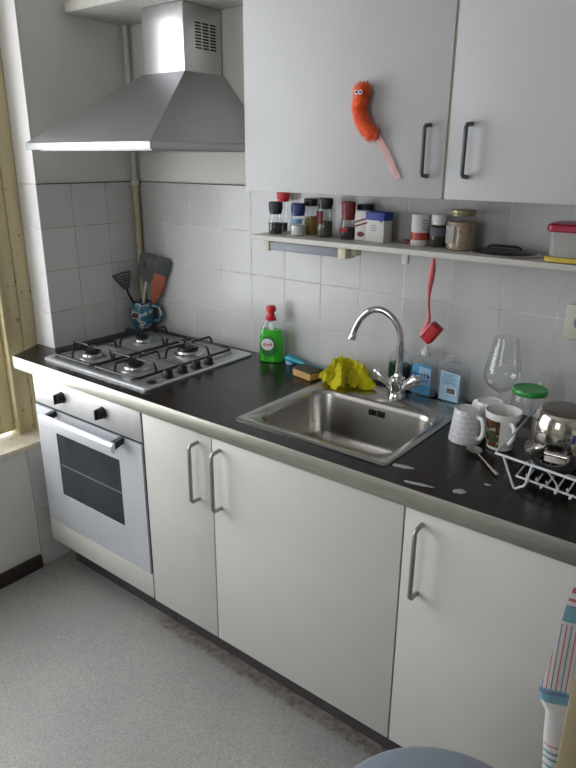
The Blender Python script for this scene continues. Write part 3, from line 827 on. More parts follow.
# red brush hanging from the shelf
rb = thing('hanging_dish_brush', 'red dish brush hanging down from the narrow shelf above the sink', 'brush', (1.357, -.150, SHZ-.0155))
hp = [(0, -.012, -.0008), (0, -.012, -.03), (-.004, -.012, -.075), (-.004, -.012, -.12), (.001, -.012, -.155), (-.004, -.012, -.178), (-.016, -.012, -.207)]
obj('brush_handle', B().tube(hp, [.0045, .0085, .0085, .0045, .004, .005, .007, .009], 12, sm=5, flat=1.0), M['pink'], rb)
bh = B(); bh.box(-.0065, .0010, -.017, .017, -.027, .027, .003)
bh.xf(Matrix.Translation((.004, -.014, -.190)) @ Matrix.Rotation(math.radians(35), 4, 'Y'))
obj('brush_head', bh, M['pink'], rb)
br = B(); br.box(.0012, .027, -.016, .016, -.0265, .0265, .003)
br.xf(Matrix.Translation((.004, -.014, -.190)) @ Matrix.Rotation(math.radians(35), 4, 'Y'))
obj('bristles', br, M['red_bristle'], rb)

# wall socket
so = thing('wall_socket', 'ivory wall socket on the tiles at the right, below the shelf', 'socket', (1.705, 0, 1.18))
obj('socket_plate', B().box(-.042, .042, -.012, -.0008, -.045, .045, .005), M['socket'], so)
obj('socket_well', B().lathe([(0, -.0005), (.020, -.0005), (.020, 0), (0, 0)], 24, rot=Matrix.Rotation(PI/2, 3, 'X'), c=(0, -.0125, 0)), M['print_grey'], so)

# ---------------------------------------------------------------- sink and tap
sk = thing('sink', 'square stainless steel sink set into the black worktop', 'sink', ((SX0+SX1)/2, (SY0+SY1)/2, WT))
scx, scy = (SX0+SX1)/2, (SY0+SY1)/2
def R4(x0, x1, y0, y1, r, z): return [(x-scx, y-scy, z) for x, y in rrect(x0, x1, y0, y1, r, 8)]
bx0, bx1, by0, by1 = 1.020, 1.425, -.493, -.182
sb = B()
sb.loft([R4(SX0, SX1, SY0, SY1, .008, .0006), R4(SX0, SX1, SY0, SY1, .008, .003), R4(SX0+.004, SX1-.004, SY0+.004, SY1-.004, .008, .0055),
         R4(SX0+.010, SX1-.010, SY0+.010, SY1-.010, .010, .0045),
         R4(bx0-.004, bx1+.004, by0-.004, by1+.004, .066, .0035), R4(bx0, bx1, by0, by1, .062, 0), R4(bx0+.004, bx1-.004, by0+.004, by1-.004, .060, -.012),
         R4(bx0+.012, bx1-.012, by0+.012, by1-.012, .055, -.12), R4(bx0+.022, bx1-.022, by0+.022, by1-.022, .048, -.143), R4(bx0+.05, bx1-.05, by0+.05, by1-.05, .04, -.152), R4(bx0+.15, bx1-.15, by0+.11, by1-.11, .03, -.155)], cap=False)
top = [v for v in sb.bm.verts]
lastring = top[-36:]
sb.bm.faces.new(lastring)
obj('basin', sb, M['sink_steel'], sk, angle=50)
of = B()
for i, xo in enumerate((-.024, -.016, -.008, .004, .012, .020)):
    of.box(1.232+xo-.0022-scx, 1.232+xo+.0022-scx, by1-.0115-scy, by1-.0085-scy+.001, -.036, -.018, .0008)
obj('overflow', of, M['dark_gap'], sk)
obj('drain', B().lathe([(0, -.1535), (.026, -.1535), (.038, -.151), (.040, -.1535), (.040, -.1545), (0, -.1545)], 30, (1.225-scx, -.33-scy, 0)), M['chrome'], sk)

tp_ = thing('kitchen_tap', 'chrome swan-neck mixer tap with two handles behind the sink', 'tap', (1.252, -.112, WT+.0045))
obj('tap_body', B().lathe([(0, .0005), (.026, .0005), (.027, .006), (.024, .012), (.023, .03), (.0245, .045), (.022, .062), (.013, .068), (.0115, .075), (0, .075)], 32), M['chrome'], tp_)
sp = [(0, 0, .07), (.002, 0, .12), (.004, -.004, .165), (-.002, -.006, .205), (-.022, -.010, .237), (-.055, -.016, .257), (-.088, -.024, .253), (-.114, -.030, .230), (-.130, -.034, .200), (-.137, -.036, .178)]
spo = obj('spout', B().tube(sp, .0096, 18, sm=5), M['chrome'], tp_)
e1 = Vector(sp[-1]); dd_ = (Vector(sp[-1])-Vector(sp[-2])).normalized()
obj('aerator', B().tube([e1-dd_*.002, e1+dd_*.004, e1+dd_*.016, e1+dd_*.0161], [.0095, .0118, .0118, .009], 18), M['chrome'], spo)
for sgn in (-1, 1):
    hdl = B()
    a = Vector((sgn*.012, -.004*1, .030)); dv = Vector((sgn*.78, -.10, .62)).normalized()
    hdl.tube([a, a+dv*.020, a+dv*.022, a+dv*.062, a+dv*.068], [.012, .012, .0095, .0145, .0155, .014], 18)
    # fluted grip
    for k in range(4):
        ang = k*PI/2+PI/4; u = dv.orthogonal().normalized(); v = dv.cross(u)
        o_ = u*math.cos(ang)+v*math.sin(ang)
        hdl.tube([a+dv*.022+o_*.009, a+dv*.068+o_*.0135], .0048, 8)
    hdl.sphere(a+dv*.067, .0135, u=16, v=10)
    obj('tap_handle', hdl, M['chrome'], tp_)

# ---------------------------------------------------------------- bottles along the wall
def oval_bottle(name, label, x, y, w_, d_, h, fill, fillh, rz=0, sm='clear_plastic', caph=.03, group=None, taper=False):
    t = thing(name, label, 'bottle', (x, y, WT), rz, group)
    def ring(s, z, in_=0):
        return [((w_/2*s-in_)*sg(math.cos(a)), (d_/2*min(1, s*1.15)-in_)*sg(math.sin(a)), z) for a in [2*PI*i/32 for i in range(32)]]
    def sg(c): return math.copysign(abs(c)**.72, c)
    hb_ = h-caph
    ss = [(0.92, .0006), (1, .004), (1, hb_*.35), (.97, hb_*.72), (.82, hb_*.86), (.50, hb_*.95), (.34, hb_)]
    if taper: ss = [(0.92, .0006), (1, .004), (1.0, hb_*.30), (.98, hb_*.55), (.84, hb_*.74), (.58, hb_*.89), (.40, hb_*.97), (.36, hb_)]
    else: ss = [(0.94, .0006), (1, .004), (1, hb_*.35), (.99, hb_*.80), (.90, hb_*.89), (.55, hb_*.95), (.34, hb_)]
    bb = B(); bb.loft([ring(s, z) for s, z in ss])
    obj('bottle_body', bb, M[sm], t)
    zf = hb_*fillh
    rs = [(s, max(z, .0026)) for s, z in ss if z < zf-.002]
    for (s0, z0), (s1, z1) in zip(ss, ss[1:]):
        if z0 <= zf <= z1: rs.append((s0+(s1-s0)*(zf-z0)/(z1-z0), zf)); break
    obj('liquid', B().loft([ring(s, z, .0021) for s, z in rs]), M[fill], t)
    return t, hb_, sg
# green washing-up liquid
t, hb_, sg = oval_bottle('washing_up_bottle', 'clear bottle of green washing-up liquid with red cap by the hob', .724, -.052, .084, .046, .200, 'soap', .72, rz=.38, caph=.040, taper=True)
obj('cap_collar', B().lathe([(.0145, hb_-.014), (.0185, hb_-.012), (.0185, hb_-.001), (.013, hb_)], 24), M['red'], t)
obj('cap', B().lathe([(.0135, hb_+.001), (.013, hb_+.006), (.010, hb_+.014), (.0165, hb_+.018), (.0175, hb_+.030), (.013, hb_+.037), (0, hb_+.039)], 24), M['red'], t)
def disc_prism(rx, rz_, cx_, cz_, y0, y1, n=28): return [(cx_+rx*math.cos(2*PI*i/n), cz_+rz_*math.sin(2*PI*i/n)) for i in range(n)]
lb = obj('label', B().prism(disc_prism(.030, .036, -.002, .058, 0, 0), -.0243, -.0236, 'Y'), M['label_green'], t)
lw_ = obj('label_oval', B().prism(disc_prism(.0225, .021, -.006, .066, 0, 0), -.0251, -.0244, 'Y'), M['label_white'], lb)
tx = text_bm('dreft', .0175, .0003, .2); tx.xf(Matrix.Translation((-.006, -.0255, .066)) @ RX90)
obj('lettering', tx, M['label_red'], lb)

# sponge, teal brush, cloth
sg_ = thing('sponge', 'yellow sponge with green scouring top in front of the teal brush', 'sponge', (.926, -.112, WT), -.22)
obj('foam', B().box(-.044, .044, -.028, .028, .0006, .024, .003), M['sponge'], sg_)
obj('scouring_pad', B().box(-.0445, .0445, -.0285, .0285, .0242, .031, .002), M['scourer'], sg_)
tbz = thing('teal_dish_brush', 'teal dish brush lying against the tiles behind the sponge', 'brush', (.86, -.045, WT), -.06)
obj('brush_handle', B().tube([(-.078, 0, .016), (-.06, 0, .020), (-.02, 0, .017), (.05, 0, .012), (.13, .004, .010), (.16, .006, .010)], [.010, .0145, .011, .007, .0065, .006, .005], 14, sm=5), M['teal'], tbz)
obj('bristles', B().lathe([(.010, .0006), (.0125, .006), (.012, .014), (0, .014)], 20, (-.062, 0, 0), sx=1.4), M['label_pale'], tbz)

# crumpled yellow cloth: folded heap
cl = bmesh.new()
from mathutils import noise as mn
G = 80
def cloth_pt(u, v):
    a = math.atan2(v, u); r = max(abs(u), abs(v)); rr = min(1, r)
    ca, sa = math.cos(a), math.sin(a)
    edge = 1+.22*math.sin(3*a+.6)+.12*math.sin(5*a+2)+.07*math.sin(9*a)
    x = ca*rr*.082*edge; y = sa*rr*.062*edge
    hgt = (1-rr**3.2)*.050+.010
    f = mn.fractal(Vector((u*2.3+3, v*2.3, .7)), .8, 2.1, 4)
    rid = abs(mn.noise(Vector((u*2.2, v*2.2+5, 2.2))))+.6*abs(mn.noise(Vector((u*4.5+9, v*4.5, 1.2))))+.25*abs(mn.noise(Vector((u*14+9, v*14, 1.2))))
    hgt += (.45-rid)*.070*(1-.35*rr)+.012*mn.noise(Vector((u*1.5+2, v*1.5, 4)))*(1 if rr < .98 else .6)
    x += .022*mn.noise(Vector((u*2.2, v*2.2, 7)))*(1.2-rr*.6)
    y += .014*mn.noise(Vector((u*2.4, v*2.4, 17)))
    return x, y, max(.0035+.002*math.sin(9*a)*rr, hgt)
vv = [[cl.verts.new(cloth_pt(2*i/G-1, 2*j/G-1)) for j in range(G+1)] for i in range(G+1)]
for i in range(G):
    for j in range(G): cl.faces.new((vv[i][j], vv[i+1][j], vv[i+1][j+1], vv[i][j+1]))
bmesh.ops.solidify(cl, geom=cl.faces[:], thickness=.0016)
cloth = obj('yellow_cloth', cl, M['yellow_cloth'], None, angle=80, loc=(1.066, -.106, WT+.0058))
tag(cloth, 'crumpled bright yellow cleaning cloth heaped behind the sink', 'cloth')

# three soap bottles behind the sink
def flip_nozzle(t, hb_, m='clear_plastic', dx=0):
    b = B().lathe([(.011, hb_-.004), (.0145, hb_-.002), (.0145, hb_+.010), (.012, hb_+.012), (.006, hb_+.014), (.006, hb_+.024), (0, hb_+.025)], 22)
    return obj('cap', b, M[m], t)
t, hb_, _ = oval_bottle('soap_bottle', 'round bottle of dark green soap behind the tap', 1.212, -.029, .072, .042, .150, 'soap_dark', .66, 0, caph=.026)
flip_nozzle(t, hb_)
t, hb_, _ = oval_bottle('soap_bottle', 'clear soap bottle with sky-blue front label and darker blue marks', 1.296, -.029, .084, .040, .158, 'pale_liquid', .12, 0, caph=.030)
flip_nozzle(t, hb_, 'white')
lb = obj('label', B().prism([(-.037, .012), (.030, .008), (.031, .098), (-.030, .101)], -.0218, -.0211, 'Y'), M['label_blue'], t)
obj('label_patch', B().prism([(-.008, .040), (.029, .038), (.030, .090), (-.008, .094)], -.0226, -.0219, 'Y'), M['label_pale'], lb)
mk = B(); random.seed(11)
for z_ in (.068, .050):
    for k in range(6):
        x_ = -.030+k*.0098
        mk.box(x_, x_+.0022, -.0234, -.0229, z_-.006, z_+.006+random.uniform(-.002, .002))
        mk.box(x_, x_+.0065, -.0234, -.0229, z_+random.choice((-.006, -.001, .004)), z_+.0062-.004)
obj('blue_marks', mk, M['print_blue'], lb)
t, hb_, _ = oval_bottle('soap_bottle', 'clear soap bottle with pale blue back label and barcode', 1.392, -.030, .088, .042, .152, 'pale_liquid', .10, -.02, caph=.030)
flip_nozzle(t, hb_, 'clear_plastic')
lb = obj('label', B().prism([(-.036, .010), (.024, .008), (.026, .092), (-.034, .097)], -.0232, -.0225, 'Y'), M['label_pale'], t)
bc = obj('barcode_patch', B().box(-.016, .018, -.0240, -.0233, .028, .050), M['label_white'], lb)
bars = B(); xx = -.012
while xx < .014:
    w_ = random.choice((.0008, .0014, .002)); bars.box(xx, xx+w_, -.0245, -.0241, .031, .047); xx += w_+random.choice((.0008, .0012))
obj('barcode', bars, M['print_black'], lb)
ln = B()
for i in range(7): ln.box(-.028, .018-(i % 3)*.006, -.0237, -.0233, .060+i*.0045, .0612+i*.0045)
obj('small_print', ln, M['print_grey'], lb)

# ---------------------------------------------------------------- utensil mug in the corner
UM = (.060, -.062)
um = thing('utensil_mug', 'blue and white patterned mug holding cooking utensils in the corner', 'mug', (UM[0], UM[1], WT), .50)
obj('mug_body', B().lathe([(0, .0006), (.026, .0006), (.029, .006), (.033, .018), (.046, .045), (.050, .075), (.047, .105), (.043, .124), (.0395, .124), (.0435, .104), (.0465, .075), (.042, .046), (.030, .022), (.025, .010), (0, .009)], 40), M['mug_blue'], um)
obj('mug_handle', B().tube([(.044, 0, .108), (.066, 0, .106), (.078, 0, .082), (.070, 0, .052), (.046, 0, .045)], .0075, 12, sm=5), M['mug_blue'], um)
def utensil(name, label, P, r, hm):
    o = Vector(P[0]); t = thing(name, label, 'utensil', tuple(o))
    obj('utensil_handle', B().tube([Vector(p)-o for p in P], r, 12, sm=4), M[hm], t)
    return t, o
def frame_at(p, d, nrm):
    """matrix whose Z is along d and Y faces nrm"""
    z = Vector(d).normalized(); y = Vector(nrm); y = (y-z*y.dot(z)).normalized(); x = y.cross(z)
    return Matrix(((x.x, y.x, z.x, p[0]), (x.y, y.y, z.y, p[1]), (x.z, y.z, z.z, p[2]), (0, 0, 0, 1)))
view = Vector((-.79, .61, 0)); nrm_ = Vector((.62, -.78, .1))
t, o = utensil('skimmer', 'small black slotted skimmer, leftmost utensil in the corner mug', [(.068, -.066, WT+.014), (.058, -.088, 1.00), (.048, -.112, 1.055), (.044, -.120, 1.085)], [.0055, .005, .0045, .0045], 'black_nylon')
p0 = Vector((.044, -.120, 1.080))-o
b = B()
H = .066
def X(u, z): return (u-.5)*2*(.009+(.036-.009)*min(1, z/H*1.2))
b.prism([(X(0, 0), 0), (X(1, 0), 0), (X(1, H*.36), H*.36), (X(0, H*.36), H*.36)], -.0015, .0015, 'Y')
for i in range(9): u = i/8; b.tube([(X(u, H*.34), 0, H*.34), (X(u, H*.94), 0, H*.94)], .0017, 6)
b.tube([(X(0, H*.94), 0, H*.94), (X(.5, H), 0, H*.99), (X(1, H*.94), 0, H*.94)], .0026, 6)
for k in range(3): z = H*(.48+.16*k); b.tube([(X(0, z), 0, z), (X(1, z), 0, z)], .0017, 6)
for u in (0, 1): b.tube([(X(u, 0), 0, 0), (X(u, H*.94), 0, H*.94)], .0024, 6)
b.xf(frame_at(p0, (-.26, -.10, .95), nrm_)); obj('skimmer_head', b, M['black_nylon'], t)
t, o = utensil('slotted_turner', 'grey slotted turner with pale handle standing in the corner mug', [(.056, -.070, WT+.014), (.072, -.064, 1.02), (.092, -.058, 1.108)], [.0065, .006, .006], 'beige_plastic')
p0 = Vector((.091, -.058, 1.100))-o
tu = B()
tu.prism([(-.012, 0), (.012, 0), (.036, .040), (.038, .062), (-.038, .062), (-.036, .040)], -.0018, .0018, 'Y')
for u0, u1 in ((-.038, -.028), (-.018, -.010), (0, .008), (.018, .038)): tu.box(u0, u1, -.0018, .0018, .0615, .1005)
tu.prism([(-.038, .100), (.038, .100), (.037, .110), (.028, .122), (-.026, .122), (-.037, .112)], -.0018, .0018, 'Y')
tu.xf(frame_at(p0, (.20, .06, 1), nrm_)); obj('turner_head', tu, M['grey_nylon'], t)
t, o = utensil('terracotta_spatula', 'terracotta coloured spatula with dark head behind the slotted turner', [(.070, -.060, WT+.016), (.082, -.048, .97), (.100, -.033, 1.03)], [.006, .006, .007], 'orange_brown')
p0 = Vector((.098, -.034, 1.02))-o
mt = frame_at(p0, (.40, .04, 1), nrm_)
sp2 = B().prism([(-.010, 0), (.010, 0), (.022, .05), (.026, .125), (-.026, .125), (-.022, .05)], -.002, .002, 'Y', .0008)
sp2.xf(mt); obj('spatula_blade', sp2, M['orange_brown'], t)
sp3 = B().prism([(-.026, .125), (.026, .125), (.031, .150), (.030, .180), (.018, .198), (-.014, .198), (-.028, .182), (-.030, .150)], -.003, .003, 'Y', .001)
sp3.xf(mt); obj('spatula_head', sp3, M['grey_nylon'], t)

# ---------------------------------------------------------------- mugs, glasses, jar
def ear(r0, z0, z1, out, ang, rad_=.0048, r1=None):
    c, s = math.cos(ang), math.sin(ang); r1 = r1 or r0
    P = [(r0-.001, z1), (r0+out*.6, z1+.001), (r0+out, z1-(z1-z0)*.25), (r0*.4+r1*.6+out*.9, (z0+z1)/2-.008), (r1+out*.45, z0+.003), (r1-.001, z0)]
    return B().tube([(a*c, a*s, z) for a, z in P], rad_, 12, sm=6, flat=1.35)
# inverted mug with grey block pattern (wide rim down)
m1 = thing('mug', 'upturned white mug with grey block pattern beside the sink', 'mug', (1.530, -.264, WT), 0, 'mugs beside the dish rack')
obj('mug_body', B().lathe([(.0385, .001), (.0410, .001), (.0412, .004), (.0360, .045), (.0330, .078), (.0315, .0845), (.0290, .0855), (.0265, .0825), (0, .0815), (0, .0765), (.028, .077), (.033, .045), (.0385, .003)], 48), M['mug_grey'], m1)
obj('mug_handle', ear(.0345, .018, .070, .020, math.radians(-22), .0045, .0395), M['ceramic'], m1)
# upright mug with red and green panel
m2 = thing('mug', 'white mug with red and green panel beside the wire rack', 'mug', (1.615, -.252, WT), 0, 'mugs beside the dish rack')
obj('mug_body', B().lathe([(0, .0006), (.0300, .0006), (.0325, .003), (.0350, .028), (.0405, .080), (.0430, .096), (.0425, .0975), (.0405, .0965), (.0375, .080), (.0320, .030), (.028, .008), (0, .006)], 48), M['ceramic'], m2)
def wrap(prof, a0, a1, off=.0006, n=16):
    b = B(); R_ = []
    for r, z in prof: R_.append([b.bm.verts.new(((r+off)*math.cos(math.radians(a0+(a1-a0)*i/n)), (r+off)*math.sin(math.radians(a0+(a1-a0)*i/n)), z)) for i in range(n+1)])
    for p, q_ in zip(R_, R_[1:]):
        for i in range(n): b.bm.faces.new((p[i], p[i+1], q_[i+1], q_[i]))
    bmesh.ops.solidify(b.bm, geom=b.bm.faces[:], thickness=-.0003)
    return b
obj('printed_panel', wrap([(.0335, .010), (.0350, .028), (.0405, .080)], -140, -78), M['panel_print'], m2)
obj('printed_sprig', wrap([(.0393, .066), (.0410, .080)], -20, 5), M['print_grey'], m2)
obj('mug_handle', ear(.0385, .026, .074, .018, math.radians(-42), .0044, .0340), M['ceramic'], m2)
# plain mug behind
m3 = thing('mug', 'plain white mug standing behind the other two mugs', 'mug', (1.556, -.186, WT), 0, 'mugs beside the dish rack')
obj('mug_body', B().lathe([(.036, .001), (.0385, .001), (.0385, .004), (.0375, .050), (.0345, .083), (.0330, .0875), (.0305, .088), (.028, .085), (0, .084), (0, .079), (.029, .079), (.0345, .05), (.036, .003)], 44), M['ceramic'], m3)
obj('mug_handle', ear(.0365, .022, .070, .016, math.radians(158), .0044), M['ceramic'], m3)

# teaspoon
ts = thing('teaspoon', 'steel teaspoon lying in front of the grey block patterned mug', 'spoon', (1.60, -.345, WT))
a = Vector((1.577-1.60, -.322+.345, .006)); bdir = Vector((1.664-1.60, -.405+.345, .004))
ax = (bdir-a); ax.z = 0; L_ = ax.length; ang = math.atan2(ax.y, ax.x)
b = B()
n = 24; rings = []
for k in range(7):
    f = k/6; rings.append([(.0245*f*math.cos(2*PI*i/n)*(1+.10*math.cos(2*PI*i/n)), .0185*f*math.sin(2*PI*i/n), .0012+.0070*f**2) for i in range(n)])
bb = B(); R_ = [[bb.bm.verts.new(p) for p in r] for r in rings[1:]]
c0 = bb.bm.verts.new((0, 0, .0012))
for i in range(n): bb.bm.faces.new((c0, R_[0][i], R_[0][(i+1) % n]))
for p, q_ in zip(R_, R_[1:]):
    for i in range(n): bb.bm.faces.new((p[i], p[(i+1) % n], q_[(i+1) % n], q_[i]))
bmesh.ops.solidify(bb.bm, geom=bb.bm.faces[:], thickness=-.0009)
mt = Matrix.Translation((a.x, a.y, .0008)) @ Matrix.Rotation(ang, 4, 'Z')
bb.xf(mt); obj('spoon_bowl', bb, M['silver_spoon'], ts)
hh_ = B().tube([(.020, 0, .0075), (.035, 0, .0085), (.06, 0, .007), (.10, 0, .004), (.128, 0, .0042)], [.0022, .002, .0022, .0036, .005], 10, sm=4)
for v in hh_.bm.verts: v.co.z = .0075+(v.co.z-.0075)*.55 if v.co.x < .03 else v.co.z*.6+.0015
hh_.xf(mt); obj('spoon_handle', hh_, M['silver_spoon'], ts)

# wine glass
wg = thing('wine_glass', 'tall clear wine glass standing against the tiles behind the mugs', 'glass', (1.541, -.072, WT))
gp = [(0, .0008), (.036, .0008), (.036, .002), (.010, .005), (.0045, .010), (.0038, .066), (.0055, .074), (.020, .082), (.038, .096), (.0480, .113), (.0490, .124), (.0455, .150), (.0370, .195), (.0315, .228)]
gi = [(.0307, .228), (.0361, .195), (.0445, .150), (.0479, .124), (.0468, .114), (.037, .098), (.019, .085), (.004, .079), (0, .078)]
obj('glass_body', B().lathe(gp+gi, 48), M['glass'], wg)
# tumbler glass behind the green-lidded jar
tg = thing('round_glass', 'upturned round clear glass behind the green-lidded jar', 'glass', (1.658, -.052, WT))
gp = [(.034, .0008), (.036, .0012), (.0385, .030), (.0415, .070), (.0420, .100), (.0385, .124), (.0300, .139), (.018, .1455), (0, .147)]
gi = [(0, .1435), (.017, .1425), (.0285, .1365), (.0370, .122), (.0404, .099), (.0400, .070), (.0370, .030), (.0345, .0018), (.034, .0008)]
obj('glass_body', B().lathe(gp, 44), M['glass'], tg)
obj('glass_foot', B().lathe([(.024, .1425), (.0255, .143), (.0262, .1475), (.0245, .1485), (.0230, .1465)], 36), M['glass'], tg)
gj = thing('glass_jar', 'empty glass jar with green screw lid behind the wire rack', 'jar', (1.634, -.128, WT))
gp = [(0, .0008), (.036, .0008), (.0405, .005), (.0425, .030), (.0425, .085), (.0405, .104), (.0375, .110), (.0375, .117)]
gi = [(.0360, .117), (.0360, .109), (.0388, .103), (.0408, .084), (.0408, .030), (.0385, .008), (.034, .005), (0, .005)]
obj('glass_body', B().lathe(gp, 44), M['glass'], gj)
obj('screw_lid', B().lathe([(.0385, .1105), (.0425, .1105), (.0435, .112), (.0435, .1205), (.0415, .124), (.036, .1245), (.032, .1230), (0, .1230), (0, .121), (.038, .121)], 44), M['lid_green'], gj)

# ---------------------------------------------------------------- dish rack
RC = (1.82, -.31)
rk = thing('dish_rack', 'white wire dish rack holding a steel pot at the right', 'dish rack', (RC[0], RC[1], WT))
def rr_(x, y, z): return (x-RC[0], y-RC[1], z-WT)
FL, BL = (1.672, -.447), (1.655, -.140); FR, BR = (2.05, -.500), (2.04, -.160)
zt, zb = .972, .922
fr = B().tube([rr_(*FL, zt), rr_(*BL, zt), rr_(*BR, zt), rr_(*FR, zt)], .0029, 8, closed=True)
obj('top_frame', fr, M['wire'], rk)
def lerp2(a, b_, t): return (a[0]+(b_[0]-a[0])*t, a[1]+(b_[1]-a[1])*t)
bi = B()
FLb, BLb, FRb, BRb = (1.715, -.425), (1.705, -.165), (2.02, -.470), (2.01, -.185)
bi.tube([rr_(*FLb, zb), rr_(*BLb, zb), rr_(*BRb, zb), rr_(*FRb, zb)], .0026, 8, closed=True)
for i in range(1, 14):
    t_ = i/14
    a_ = lerp2(FLb, FRb, t_); b2 = lerp2(BLb, BRb, t_)
    bi.tube([rr_(*a_, zb+.012), rr_(*lerp2(a_, b2, .02), zb-.001), rr_(*lerp2(a_, b2, .5), zb-.002), rr_(*lerp2(a_, b2, .98), zb-.001), rr_(*b2, zb+.012)], .0019, 6)
for t_ in (.33, .66):
    bi.tube([rr_(*lerp2(FLb, BLb, t_), zb), rr_(*lerp2(FRb, BRb, t_), zb)], .0019, 6)
obj('basket_wires', bi, M['wire'], rk)
for t_ in (.30, .46, .62, .78):
    a_ = lerp2(FL, FR, t_); b2 = lerp2(FLb, FRb, t_)
    obj('side_wire', B().tube([rr_(*a_, zt), rr_(*lerp2(a_, b2, .9), zb+.012), rr_(*b2, zb)], .0019, 6, sm=3), M['wire'], rk)
for t_ in (.2, .4, .6, .8):
    a_ = lerp2(BL, BR, t_); b2 = lerp2(BLb, BRb, t_)
    obj('side_wire', B().tube([rr_(*a_, zt), rr_(*lerp2(a_, b2, .9), zb+.012), rr_(*b2, zb)], .0019, 6, sm=3), M['wire'], rk)
for i in range(1, 10):
    a_ = lerp2(FLb, FRb, i/10-.02)
    bx_ = obj('hook_wire', B().tube([rr_(a_[0], a_[1], zb), rr_(a_[0]+.004, a_[1]-.014, zb-.001), rr_(a_[0]+.010, a_[1]-.018, zb+.012)], .0018, 6, sm=3), M['wire'], rk)
for (P0, P1, P2) in (((1.690, -.450), (1.722, -.446), (1.752, -.452)), ((1.97, -.488), (2.0, -.486), (2.03, -.495)), ((1.675, -.142), (1.705, -.15), (1.735, -.148)), ((1.96, -.158), (1.99, -.165), (2.02, -.162))):
    obj('foot', B().tube([rr_(*P0, zt), rr_(*lerp2(P0, P1, .75), .915), rr_(*P1, .9033), rr_(*lerp2(P1, P2, .3), .910), rr_(*lerp2(P1, P2, .7), zb), rr_(*P2, zt)], .0027, 8, sm=3), M['wire'], rk)

# pot tilted in the rack
pt = thing('steel_pot', 'shiny steel pot with black side handle upside down in the wire rack', 'pot', (1.757, -.258, .9310))
prof = [(.0790, .0015), (.0800, .0035), (.0760, .0100), (.0700, .0150), (.0665, .022), (.0690, .035), (.0705, .055), (.0680, .080), (.0620, .098), (.0580, .1035), (.0560, .1045), (.0520, .1030), (0, .1025),
        (0, .0995), (.055, .0995), (.0655, .080), (.0685, .055), (.0645, .022), (.074, .0095), (.0775, .0035)]
pt_body = obj('pot_body', B().lathe(prof+[prof[0]], 56), M['pot_steel'], pt)
ph = B()
hp = [(-.024, -.062, .016), (-.030, -.084, .014), (-.028, -.106, .008), (-.008, -.117, .003), (.018, -.117, .003), (.040, -.106, .008), (.046, -.084, .014), (.040, -.060, .016)]
ph.tube(hp, .0105, 14, sm=5)
obj('pot_handle', ph, M['black'], pt)
obj('pot_base', B().lathe([(0, .1026), (.0515, .1031), (.0515, .1040), (.0505, .1044), (0, .1036)], 48), M['pot_base'], pt)
obj('handle_plate', B().tube([(-.024, -.066, .016), (.040, -.064, .016)], .006, 12), M['pot_steel'], pt)
# pale carton at the frame edge
ct = thing('plastic_beaker', 'pale container with blue print in the rack right of the pot', 'container', (1.875, -.345, .9235))
obj('beaker_body', B().lathe([(0, .0008), (.028, .0008), (.030, .003), (.036, .092), (.0345, .093), (.029, .005), (0, .004)], 32), M['cream_plastic'], ct)
obj('blue_print', wrap([(.0320, .030), (.0345, .070)], -190, -110, .0006), M['print_blue'], ct)

# water spots on the worktop, reflected window light painted into their colour
def puddle(label, x, y, rx, ry, seed, rz=0):
    random.seed(seed); n = 30; ph_ = random.random()*6
    b = B(); k = [1+.18*math.sin(2*2*PI*i/n+ph_)+.09*math.sin(5*2*PI*i/n+ph_) for i in range(n)]
    c, s = math.cos(rz), math.sin(rz)
    def P(f, z): return [((rx*f*k[i]*math.cos(2*PI*i/n))*c-(ry*f*k[i]*math.sin(2*PI*i/n))*s, (rx*f*k[i]*math.cos(2*PI*i/n))*s+(ry*f*k[i]*math.sin(2*PI*i/n))*c, z) for i in range(n)]
    b.loft([P(1, .0002), P(.94, .0010), P(.7, .0016), P(.3, .0019)])
    o = obj('water_spot', b, M['puddle'], None, loc=(x, y, WT)); tag(o, label, 'puddle', 'water spots on the black worktop')

puddle('long thin water spot near the metal worktop edge, left of the other', 1.548, -.553, .030, .0065, 1, .15)
puddle('small round water spot near the worktop edge, below the teaspoon', 1.632, -.528, .014, .0105, 2)
puddle('water spot touching the front right corner of the sink', 1.480, -.498, .022, .010, 3, .2)
puddle('small water drop behind the two spots, near the teaspoon tip', 1.668, -.462, .008, .004, 5, .4)

# ---------------------------------------------------------------- bin, towel rack, towel
BC = (1.890, -1.118)
bn = thing('waste_bin', 'round waste bin with blue-grey domed lid in front of the white cabinets', 'bin', (BC[0], BC[1], FZ))
BH = .658
obj('bin_body', B().lathe([(0, .0006), (.135, .0006), (.140, .006), (.160, BH-.045), (.160, BH-.03), (0, BH-.03)], 56), M['bin_body'], bn)
obj('bin_lid', B().lathe([(.161, BH-.040), (.169, BH-.040), (.172, BH-.036), (.172, BH-.012), (.169, BH-.004), (.159, BH+.003), (.11, BH+.015), (.06, BH+.021), (0, BH+.023)], 72), M['bin_lid'], bn)

TR = (1.993, -.92)
tr = thing('towel_rack', 'cream painted wooden towel rack at the right edge', 'towel rack', (TR[0], TR[1], FZ))
obj('upright', B().box(-.020, .020, -.020, .020, .03, 1.20, .004), M['post_wood'], tr)
obj('upright', B().box(.555, .595, -.020, .020, .03, 1.20, .004), M['post_wood'], tr)
for x in (0, .575): obj('foot', B().box(x-.020, x+.020, -.06, .16, .0006, .031, .004), M['post_wood'], tr)
obj('rail', B().tube([(-.07, .056, 1.175), (.645, .056, 1.175)], .010, 14), M['post_wood'], tr)
obj('rail', B().tube([(-.02, .0, .55), (.595, .0, .55)], .010, 14), M['post_wood'], tr)
ck = B()
for x in (0, .575): ck.box(x-.008, x+.008, .016, .052, 1.155, 1.180, .002)
obj('rail_bracket', ck, M['post_wood'], tr)

